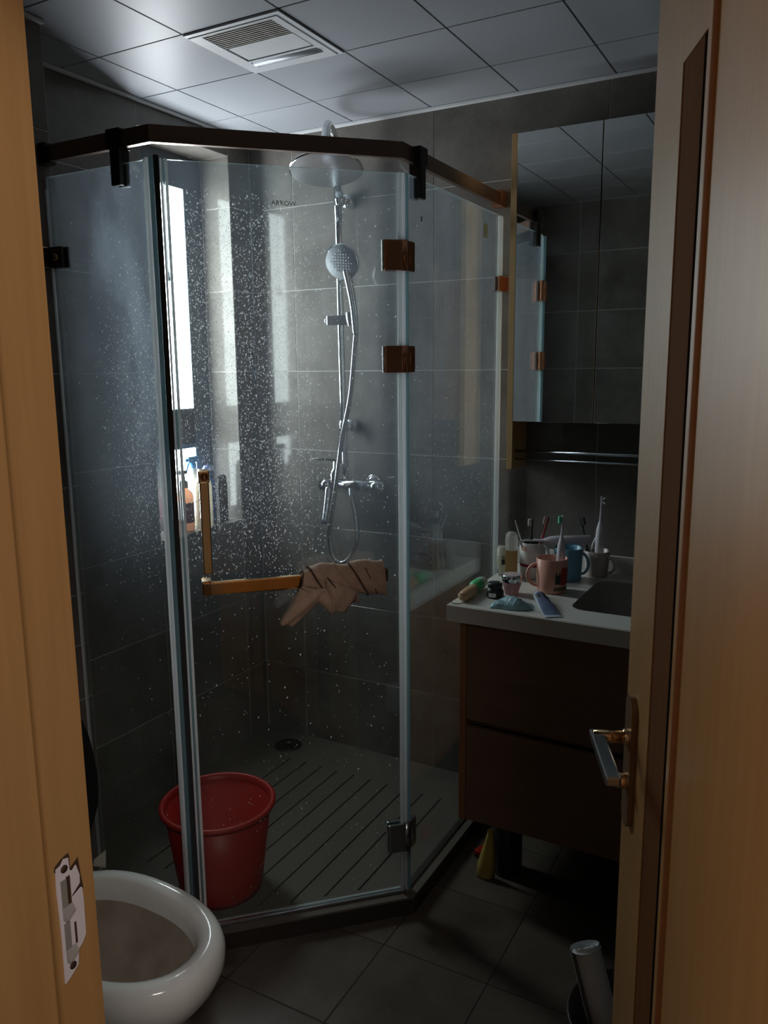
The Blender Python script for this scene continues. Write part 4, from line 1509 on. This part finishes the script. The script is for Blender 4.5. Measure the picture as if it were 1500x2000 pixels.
# pink mug
kx, ky = -0.676, 2.248
t = mug('mug', 'salmon pink mug with a red and black print and checked strip', (kx, ky, CT), 0.046, 0.100, PCUP, math.radians(205), 0.030, 0.50, 0.93)
a = toc(kx, ky)
b = MB()
patch(b, 0, 0.046, 0.026, 0.078, a + 0.62, a + 1.35, REDPRINT, 0.1, 0.93, 10)
patch(b, 0, 0.046, 0.030, 0.058, a + 0.22, a + 0.60, DKPRINT, 0.1, 0.93, 8, 0.0007)
patch(b, 0, 0.046, 0.058, 0.066, a + 0.26, a + 0.34, DKPRINT, 0.1, 0.93, 3, 0.0007)
patch(b, 0, 0.046, 0.058, 0.066, a + 0.48, a + 0.56, DKPRINT, 0.1, 0.93, 3, 0.0007)
patch(b, 0, 0.046, 0.010, 0.021, a + 0.12, a + 1.35, OLIVE, 0.1, 0.93, 14, 0.0006)
for k in range(9):
    patch(b, 0, 0.046, 0.0115, 0.0150, a + 0.15 + k * 0.13, a + 0.21 + k * 0.13, DKPRINT, 0.1, 0.93, 2, 0.0009)
    patch(b, 0, 0.046, 0.0165, 0.0200, a + 0.15 + k * 0.13, a + 0.21 + k * 0.13, DKPRINT, 0.1, 0.93, 2, 0.0009)
b.build('printed_picture', t)
power_brush('electric_toothbrush', 'white electric toothbrush with mint green bristles standing in the pink mug', (kx + 0.022, ky + 0.005, CT + 0.007), (-0.650, 2.254, 1.120), (-0.8, -0.6, 0), 0.155, 0.0125, LILAC, MINT)

# bottles and jars
CRYS = clear_plastic('faceted_clear_cap', (0.80, 0.79, 0.74), 0.4)
AMBER = clear_plastic('amber_lotion', (0.52, 0.38, 0.19), 0.85)
t = thing('perfume_bottle', 'tall amber bottle with a faceted clear cap by the white mug', 'bottle', (-0.829, 2.322, CT))
b = MB()
b.box((-0.019, -0.015, 0.0), (0.019, 0.015, 0.094), AMBER, M=Matrix.Rotation(0.33, 4, 'Z'), ch=0.003)
b.build('bottle_body', t)
b = MB()
b.lathe([(0.0215, 0.0945), (0.0215, 0.128), (0.019, 0.142), (0.013, 0.150), (0.0, 0.151)], CRYS, 8, smooth=False)
b.build('cap', t)
t = thing('lotion_tube', 'clear frosted bottle with dark label behind the tall amber bottle', 'bottle', (-0.868, 2.352, CT))
b = MB()
b.lathe([(0.0, 0.0), (0.014, 0.0), (0.015, 0.02), (0.019, 0.032), (0.0205, 0.05), (0.0195, 0.094), (0.0, 0.095)], clear_plastic('frosted_bottle', (0.62, 0.60, 0.52), 0.8), 24)
b.build('bottle_body', t)
b = MB()
a = toc(-0.868, 2.352)
for z0, z1, m_ in ((0.040, 0.058, DKPRINT), (0.061, 0.064, DKPRINT), (0.067, 0.069, DKPRINT)):
    vs = []
    for i in range(9):
        q = a - 0.2 + 1.4 * i / 8
        for z in (z0, z1):
            vs.append((0.0212 * math.cos(q), 0.0212 * math.sin(q), z))
    b.add(vs, [(2 * i, 2 * i + 2, 2 * i + 3, 2 * i + 1) for i in range(8)], m_)
b.build('bottle_label', t)
t = thing('cream_jar', 'pink glass jar with a chrome lid beside the pink mug', 'jar', (-0.770, 2.165, CT))
b = MB()
b.lathe([(0.0, 0.0), (0.018, 0.0), (0.021, 0.01), (0.025, 0.024), (0.028, 0.034), (0.026, 0.037)], clear_plastic('pink_jar_glass', (0.62, 0.40, 0.40), 0.8), 28)
b.build('jar_body', t)
b = MB()
b.lathe([(0.0285, 0.0375), (0.0295, 0.039), (0.0295, 0.056), (0.028, 0.0585), (0.0, 0.059)], CHROME, 28)
b.lathe([(0.027, 0.0592), (0.0, 0.0602)], bmat('pink_lid_top', (0.55, 0.42, 0.43), 0.3), 28, cap=False)
b.build('lid', t)
t = thing('cream_jar', 'small black jar with a white label at the counter edge', 'jar', (-0.802, 2.112, CT))
b = MB()
b.lathe([(0.0, 0.0), (0.023, 0.0), (0.0255, 0.004), (0.0255, 0.018), (0.0205, 0.026), (0.019, 0.029)], BLACKB, 28)
b.build('jar_body', t)
b = MB()
b.lathe([(0.0205, 0.029), (0.0215, 0.031), (0.0215, 0.041), (0.019, 0.0435), (0.0, 0.044)], BLACKB, 28)
b.build('lid', t)
b = MB()
a = toc(-0.802, 2.112)
vs = []
for i in range(9):
    q = a - 0.75 + 0.85 * i / 8
    for z in (0.005, 0.0165):
        vs.append((0.0259 * math.cos(q), 0.0259 * math.sin(q), z))
b.add(vs, [(2 * i, 2 * i + 2, 2 * i + 3, 2 * i + 1) for i in range(8)], WHITEB)
b.build('jar_label', t)

# crumpled blue pack
PACK = mat('crumpled_blue_film', (0.27, 0.44, 0.50), 0.32, vary=0.18, vscale=40)
b = MB()
rnd = random.Random(3)
nu, nv = 22, 12
vs, fs = [], []
for side in (1, 0):
    for i in range(nu):
        for j in range(nv):
            u, v = i / (nu - 1), j / (nv - 1)
            env = (math.sin(math.pi * min(1, u * 1.0)) ** 0.55) * (math.sin(math.pi * v) ** 0.55)
            z = 0.0
            if side:
                z = env * (0.027 - 0.008 * abs(u - 0.35)) + env * 0.006 * math.sin(9 * u + 5 * v) + env * rnd.uniform(-0.0018, 0.0018) + 0.001
            wv = 1.0 - 0.25 * (abs(u - 0.5) * 2) ** 3
            vs.append(((u - 0.5) * 0.118, (v - 0.5) * 0.062 * wv + 0.004 * math.sin(8 * u), max(z, 0.0)))
for side in (1, 0):
    o0 = 0 if side else nu * nv
    for i in range(nu - 1):
        for j in range(nv - 1):
            fs.append((o0 + i * nv + j, o0 + (i + 1) * nv + j, o0 + (i + 1) * nv + j + 1, o0 + i * nv + j + 1))
b.add(vs, fs, PACK)
o = b.build('tissue_pack', M=Matrix.Translation((-0.724, 2.038, CT)) @ Matrix.Rotation(0.28, 4, 'Z'))
tag(o, 'crumpled pale blue plastic pack lying at the front of the counter', 'pack')

# toothpaste tube
TPW = mat('toothpaste_white', (0.50, 0.56, 0.62), 0.3)
TPB = mat('toothpaste_blue_print', (0.12, 0.16, 0.26), 0.35, vary=0.3, vscale=80)
t0, t1 = Vector((-0.690, 2.150, CT)), Vector((-0.592, 1.998, CT))
d = (t1 - t0)
Lt = d.length
ang = math.atan2(d.y, d.x)
tp = thing('toothpaste_tube', 'blue and white toothpaste tube with its crimped end at the counter edge', 'toothpaste', t0, ang)
secs = [(0.022, 0.0125, 0.0125), (0.028, 0.0155, 0.0150), (0.07, 0.019, 0.0125), (0.12, 0.0225, 0.007), (Lt - 0.006, 0.0245, 0.0012), (Lt, 0.0245, 0.0012)]
b = MB()
rings = []
for x, hw_, hh in secs:
    rings.append([(x, hw_ * math.cos(2 * math.pi * k / 20), hh + hh * math.sin(2 * math.pi * k / 20)) for k in range(20)])
loft(b, rings, TPW, caps=(True, True))
b.build('tube_body', tp)
b = MB()
vs, fs = [], []
sx_ = [(0.034, 0.0157, 0.0147), (0.07, 0.019, 0.0125), (0.12, 0.0225, 0.007), (Lt - 0.012, 0.0243, 0.0015)]
for x, hw_, hh in sx_:
    for k in range(9):
        q = math.radians(25 + 130 * k / 8)
        vs.append((x, (hw_ + 0.0004) * math.cos(q), hh + (hh + 0.0004) * math.sin(q) + 0.0003))
for i in range(3):
    for k in range(8):
        fs.append((i * 9 + k, i * 9 + k + 1, (i + 1) * 9 + k + 1, (i + 1) * 9 + k))
b.add(vs, fs, TPB, smooth=True)
b.build('tube_print', tp)
for q0, q1, xa, xb in ((35, 85, 0.040, 0.078), (100, 140, 0.044, 0.070)):
    b = MB()
    vs = []
    for x in (xa, (xa + xb) / 2, xb):
        f_ = (x - 0.034) / 0.036
        hw_, hh = 0.0157 + 0.0033 * f_, 0.0147 - 0.0022 * f_
        for k in range(6):
            q = math.radians(q0 + (q1 - q0) * k / 5)
            vs.append((x, (hw_ + 0.0009) * math.cos(q), hh + (hh + 0.0009) * math.sin(q) + 0.0004))
    b.add(vs, [(i * 6 + k, i * 6 + k + 1, (i + 1) * 6 + k + 1, (i + 1) * 6 + k) for i in range(2) for k in range(5)], DKPRINT, smooth=True)
    b.build('dark_print', tp)
b = MB()
b.lathe([(0.0105, 0.0), (0.0115, 0.002), (0.0125, 0.020), (0.0, 0.0215)], WHITEB, 18, M=frame_matrix((0, 0, 0.0128), (0, 1, 0), (0, 0, 1), (1, 0, 0)))
b.build('cap', tp)

# wooden brush with green bristles
p0, p1 = Vector((-0.862, 2.012, CT)), Vector((-0.872, 2.222, CT))
d = (p1 - p0).normalized()
tb = thing('bath_brush', 'tan handled brush with a bright green head on the left counter edge', 'brush', p0, math.atan2(d.y, d.x))
b = MB()
b.lathe([(0.0, 0.0), (0.012, 0.002), (0.017, 0.012), (0.018, 0.06), (0.016, 0.095), (0.012, 0.10)], TAN, 20, M=frame_matrix((0, 0, 0.0165), (0, 1, 0), (0, 0, 1), (1, 0, 0)), sy=0.9)
b.build('brush_handle', tb)
b = MB()
b.lathe([(0.012, 0.10), (0.018, 0.104), (0.0205, 0.115), (0.0205, 0.135)], GREEN, 20, M=frame_matrix((0, 0, 0.0195), (0, 1, 0), (0, 0, 1), (1, 0, 0)), sy=0.9, cap=True)
b.lathe([(0.0205, 0.1355), (0.019, 0.165), (0.014, 0.182), (0.0, 0.188)], bmat('pale_green_cover', (0.38, 0.55, 0.42), 0.35), 20, M=frame_matrix((0, 0, 0.0195), (0, 1, 0), (0, 0, 1), (1, 0, 0)), sy=0.9, cap=False)
b.build('brush_head', tb)
b = MB()
b.tube([(0.0, 0.0, 0.022), (-0.006, 0.008, 0.03), (-0.01, 0.024, 0.018), (-0.014, 0.028, 0.003), (-0.02, 0.01, 0.002), (-0.014, -0.008, 0.004), (0.0, -0.006, 0.01)], 0.0011, bmat('hanging_cord', (0.10, 0.05, 0.03), 0.7), 6, sub=5)
b.build('cord_loop', tb)

# ------------------------------------------------------------------ under the vanity
t = thing('cleaner_bottle', 'black bottle standing on the floor under the front of the vanity', 'bottle', (-0.765, 2.160, 0.0005))
b = MB()
b.lathe([(0.0, 0.0), (0.042, 0.0), (0.045, 0.006), (0.045, 0.15), (0.036, 0.17), (0.02, 0.18)], BLACKP, 28)
b.build('bottle_body', t)
b = MB()
b.lathe([(0.021, 0.18), (0.021, 0.198), (0.017, 0.203), (0, 0.203)], BLACKP, 20)
b.build('cap', t)
YEL = mat('yellow_pouch_film', (0.36, 0.27, 0.07), 0.4, vary=0.12, vscale=30)
b = MB()
vs = []
ring = [(-0.042, 0.0), (-0.02, -0.012), (0.0, -0.016), (0.02, -0.012), (0.042, 0.0), (0.02, 0.012), (0.0, 0.016), (-0.02, 0.012)]
rings = []
for z, s, k in ((0.0, 0.62, 0.7), (0.006, 0.70, 1.0), (0.05, 0.66, 0.9), (0.10, 0.45, 0.6), (0.14, 0.26, 0.4), (0.165, 0.22, 0.2)):
    rings.append([(x * s + z * 0.10, y * k * s * 1.3, z) for x, y in ring])
loft(b, rings, YEL, caps=(True, True))
o = b.build('refill_pouch', M=Matrix.Translation((-0.812, 2.092, 0.0005)) @ Matrix.Rotation(0.25, 4, 'Z'))
tag(o, 'yellow refill pouch leaning on the black bottle under the vanity', 'pouch')
t = thing('scrub_brush', 'small red handled scrubber half hidden under the vanity corner', 'brush', (-0.862, 2.20, 0.0005), 1.2)
b = MB()
b.box((-0.03, -0.012, 0.012), (0.05, 0.012, 0.026), REDP, ch=0.004)
b.build('brush_handle', t)
b = MB()
for i in range(6):
    for j in range(3):
        b.box((-0.028 + i * 0.009, -0.010 + j * 0.008, 0.0), (-0.022 + i * 0.009, -0.005 + j * 0.008, 0.0125), BLACKP)
b.build('bristles', t)

# ------------------------------------------------------------------ waste bin with a paper roll
t = thing('waste_bin', 'dark plastic waste bin on the floor behind the open door', 'bin', (-0.235, 1.44, 0.0005))
b = MB()
b.lathe([(0.0, 0.0), (0.105, 0.0), (0.108, 0.006), (0.132, 0.268), (0.136, 0.272), (0.136, 0.280), (0.131, 0.281), (0.104, 0.010), (0.0, 0.008)], mat('dark_bin_plastic', (0.035, 0.014, 0.012), 0.4), 40)
b.build('bin_body', t)
PAPER = mat('white_paper', (0.60, 0.62, 0.64), 0.8)
t = thing('paper_roll', 'white rolled sheet of paper leaning out of the dark waste bin', 'paper roll', (-0.250, 1.405, 0.13))
b = MB()
dv = Vector((-0.098, 0.065, 0.245))
Mr = axis_matrix((0, 0, 0), dv)
sp = []
N = 70
for i in range(N):
    q = 5.2 * math.pi * i / (N - 1)
    r_r = 0.010 + 0.023 * i / (N - 1)
    sp.append((r_r * math.cos(q), r_r * math.sin(q)))
vs = [(x, y, 0) for x, y in sp] + [(x, y, 0.275) for x, y in sp]
b.add(vs, [(i, i + 1, N + i + 1, N + i) for i in range(N - 1)], PAPER, smooth=True, M=Mr)
b.add([(0.031 * math.cos(k * 0.5236), 0.031 * math.sin(k * 0.5236), 0.268) for k in range(12)], [list(range(12))], PAPER, M=Mr)
b.build('rolled_sheet', t)
b = MB()
vs, fs = [], []
rnd = random.Random(11)
for i in range(9):
    for j in range(14):
        th, ph = math.pi * i / 8, 2 * math.pi * j / 14
        rr = 0.048 * (1 + rnd.uniform(-0.2, 0.2))
        vs.append((rr * math.sin(th) * math.cos(ph), rr * math.sin(th) * math.sin(ph), rr * 0.8 * math.cos(th)))
for i in range(8):
    for j in range(14):
        j2 = (j + 1) % 14
        fs.append((i * 14 + j, i * 14 + j2, (i + 1) * 14 + j2, (i + 1) * 14 + j))
b.add(vs, fs, mat('pale_cyan_tissue', (0.50, 0.62, 0.60), 0.85))
o = b.build('crumpled_tissue', loc=(-0.245, 1.525, 0.27))
tag(o, 'pale crumpled tissue on top of the waste bin beside the paper roll', 'tissue')

# ------------------------------------------------------------------ ceiling heater / fan
t = thing('ceiling_heater', 'square white ceiling fan heater with dusty grille and light tube', 'fan heater', (-1.3685, 1.856, ZC))
h = 0.1495
zl, zt = -0.005, 0.001
b = MB()
for x0, y0, x1, y1 in ((-h, -h, h, -h + 0.013), (h - 0.013, -h + 0.013, h, h), (-h, -0.1295, -0.112, h), (0.108, -0.1295, 0.129, h),
                       (-0.112, -0.1295, 0.108, -0.123), (-0.112, 0.068, 0.108, 0.078), (-0.112, 0.114, 0.108, h)):
    b.box((x0, y0, zl), (x1, y1, zt), FANP)
b.build('frame', t)
MB().box((-h + 0.001, -h + 0.001, 0.0015), (h - 0.001, h - 0.001, 0.0035), DARKGAP).build('back_plate', t)
MB().box((-0.101, -0.030, zl - 0.001), (0.108, 0.058, zt), FANP, ch=0.001).build('cover_panel', t)
slat = MB().add([(-0.111, -0.0036, zl + 0.001), (0.107, -0.0036, zl + 0.001), (0.107, 0.0034, zl + 0.0025), (-0.111, 0.0034, zl + 0.0025),
                 (-0.111, -0.0036, zl), (0.107, -0.0036, zl), (0.107, 0.0034, zl + 0.0015), (-0.111, 0.0034, zl + 0.0015)],
                [(0, 1, 2, 3), (4, 5, 6, 7), (0, 1, 5, 4), (1, 2, 6, 5), (2, 3, 7, 6), (3, 0, 4, 7)], DUSTY)
s0 = slat.build('slat', t, loc=(0, -0.1185, 0))
for k in range(1, 10):
    c = s0.copy()
    COL.objects.link(c)
    c.parent = t
    c.location = (0, -0.1185 + k * 0.0095, 0)
b = MB()
b.tube([(-0.108, 0.096, 0.0035), (0.106, 0.096, 0.0035)], 0.0135, LAMPT, 18)
b.build('light_tube', t)

# ------------------------------------------------------------------ door frame and door leaf
b = MB()
b.box((DX0 - 0.03, 0.28, 0), (DX0 + 0.0105, 0.458, DZ), WOODJ, ch=0.0015)
b.box((DX0 - 0.03, 0.458, 0), (DX0, 0.5215, DZ), WOODJ)
b.box((DX0 - 0.10, 0.262, 0), (DX0 - 0.004, 0.279, DZ + 0.07), WOODJ, ch=0.002)
o = b.build('trim_4')
tag(o, 'light oak left door jamb with the strike plate', 'door frame', kind='structure')
b = MB()
b.box((DX1 - 0.0105, 0.28, 0), (DX1 + 0.03, 0.458, DZ), WOODJ, ch=0.0015)
b.box((DX1, 0.458, 0), (DX1 + 0.03, 0.5215, DZ), WOODJ)
b.box((DX1 + 0.004, 0.262, 0), (DX1 + 0.10, 0.279, DZ + 0.07), WOODJ, ch=0.002)
o = b.build('trim_5')
tag(o, 'light oak right door jamb beside the hinges', 'door frame', kind='structure')
b = MB()
b.box((DX0 - 0.03, 0.28, DZ - 0.0105), (DX1 + 0.03, 0.458, DZ + 0.03), WOODJ, ch=0.0015)
b.box((DX0 - 0.03, 0.458, DZ), (DX1 + 0.03, 0.5215, DZ + 0.03), WOODJ)
o = b.build('trim_6')
tag(o, 'light oak head of the door frame', 'door frame', kind='structure')

# strike plate: local x = towards the room, y = up, z = out of the jamb
st = thing('strike_plate', 'metal strike plate in torn white film on the left door jamb', 'strike plate', (0, 0, 0))
MS = frame_matrix((DX0 + 0.0003, 0.4885, 0.995), (0, 1, 0), (0, 0, 1), (1, 0, 0))
plate = [(-0.013, -0.073), (-0.004, -0.068), (0.004, -0.062), (0.0065, -0.045), (0.012, -0.041), (0.0165, -0.034), (0.0172, 0.004), (0.0165, 0.020), (0.0152, 0.021),
         (0.003, 0.016), (0.0035, 0.019), (0.014, 0.027), (0.0145, 0.036), (0.011, 0.049), (0.0065, 0.0455), (0.003, 0.0475), (0.0025, 0.062), (-0.003, 0.0635), (-0.007, 0.0585), (-0.013, 0.057), (-0.0138, 0.03), (-0.0128, 0.0), (-0.0125, -0.03)]
b = MB()
b.prism(plate, 0.0, 0.0016, STEEL)
b.build('plate', st, M=MS)
b = MB()
b.prism([(-0.0145, 0.0565), (-0.0125, 0.0605), (-0.005, 0.0645), (0.0035, 0.0665), (0.0045, 0.0625), (0.004, 0.049), (0.013, 0.054), (0.0145, 0.056), (0.016, 0.040), (0.0185, 0.018), (0.004, 0.012), (-0.002, 0.03), (-0.012, 0.05)], 0.0001, 0.0007, HOLE)
b.build('mortise_edge', st, M=MS)
b = MB()
b.box((-0.0025, 0.012, 0.0010), (0.002, 0.043, 0.0022), HOLE)
b.build('slot', st, M=MS)
b = MB()
b.box((0.003, -0.036, 0.0010), (0.0052, -0.012, 0.0022), HOLE)
b.build('slot', st, M=MS)
for cx_, cy_ in ((-0.0035, 0.053), (-0.0025, -0.058)):
    b = MB()
    b.lathe([(0.0042, 0.0010), (0.0042, 0.0020), (0.0, 0.0020)], HOLE, 16, M=Matrix.Translation((cx_, cy_, 0)))
    b.build('screw_hole', st, M=MS)
for zy in (0.012, -0.036):
    b = MB()
    b.prism([(-0.0095, zy + 0.030), (-0.0025, zy + 0.030), (-0.0025, zy), (-0.0095, zy)], 0.0016, 0.0026, STEELIN)
    b.add([(-0.0095, zy, 0.0017), (0.003, zy, 0.0017), (0.0025, zy - 0.006, 0.0062), (-0.0085, zy - 0.014, 0.0062), (-0.0095, zy - 0.014, 0.0017), (0.002, zy - 0.007, 0.0017)],
          [(0, 1, 2, 3), (0, 3, 4), (1, 5, 2), (2, 5, 4, 3)], STEELIN)
    b.build('latch_cup', st, M=MS)

# door leaf: local x from the free edge towards the hinge, y out of the visible face, z up
FE = Vector((-0.236, 1.199, 0))
DH = Vector((0.3907, -0.9205, 0)).normalized()
DN = Vector((-0.9205, -0.3907, 0)).normalized()
MDR = frame_matrix((FE.x, FE.y, 0), DH, DN)
LW, LT, LZ0, LZ1 = 0.700, 0.040, 0.006, 2.05
door = thing('door_1', 'oak bathroom door standing open on the right with a dark inlay strip', 'door', (0, 0, 0), kind='structure')
S0, S1, SG = 0.142, 0.243, 0.279
IZ0, IZ1 = 0.10, 1.898
b = MB()
b.box((0.0, -LT, LZ0), (S0, 0.0, LZ1), WOODD)
b.box((S0, -LT, IZ1), (S1, 0.0, LZ1), WOODD)
b.box((S0, -LT, LZ0), (S1, 0.0, IZ0), WOODD)
b.box((S1, -LT, LZ0), (SG - 0.006, 0.0, LZ1), WOODD)
b.box((SG + 0.002, -LT, LZ0), (LW, 0.0, LZ1), WOODD)
b.build('leaf', door, M=MDR)
b = MB()
b.box((S0 - 0.0005, -LT + 0.002, IZ0 - 0.0005), (S1 - 0.017, -0.0016, IZ1 + 0.0005), WOODDARK)
b.box((S1 - 0.0175, -LT + 0.002, IZ0 - 0.0005), (S1 + 0.0005, -0.0017, IZ1 + 0.0005), MATTEGAP)
b.build('inlay_strip', door, M=MDR)['label'] = 'dark recessed inlay strip'
b = MB()
b.box((SG - 0.0065, -LT + 0.002, LZ0), (SG + 0.0025, -0.001, LZ1), WOODEDGE)
b.prism([(SG - 0.006 + 0.0085 * (0.5 - 0.5 * math.cos(math.pi * k / 8)), -0.0012 + 0.0068 * math.sin(math.pi * k / 8)) for k in range(9)], LZ0, LZ1, WOODEDGE)
b.build('bead_moulding', door, M=MDR)
# lever set
b = MB()
pl = round_rect(0.032, 0.862, 0.076, 1.068, 0.020, 6)
Mp = frame_matrix((0, 0.0003, 0), (1, 0, 0), (0, 0, 1), (0, 1, 0))
b.prism(pl, 0.0, 0.008, mat('bronze_plate', (0.30, 0.18, 0.10), 0.35, metal=0.6), M=Mp)
bp = b.build('handle_plate', door, M=MDR)
b = MB()
b.tube([(0.054, 0.008, 1.003), (0.054, 0.058, 1.003)], 0.0095, GOLD, 14)
b.lathe([(0.0125, 0.0), (0.0125, 0.006), (0.0095, 0.008)], GOLD, 16, M=frame_matrix((0.054, 0.008, 1.003), (1, 0, 0), (0, 0, 1), (0, 1, 0)))
b.box((0.042, 0.042, 0.996), (0.190, 0.063, 1.009), CHROMED, ch=0.003)
b.build('lever', door, M=MDR)
b = MB()
b.lathe([(0.012, 0.0), (0.012, 0.012), (0.010, 0.016), (0.0, 0.016)], GOLD, 18, M=frame_matrix((0.058, 0.0083, 0.935), (1, 0, 0), (0, 0, 1), (0, 1, 0)))
b.box((0.0505, 0.0245, 0.931), (0.0655, 0.034, 0.939), GOLD, ch=0.002)
b.build('thumb_turn', door, M=MDR)
b = MB()
for zz in (0.25, 1.8):
    b.tube([(LW + 0.002, -LT + 0.002, zz), (LW + 0.002, -LT + 0.002, zz + 0.1)], 0.006, CHROMED, 10)
b.build('door_hinge', door, M=MDR)
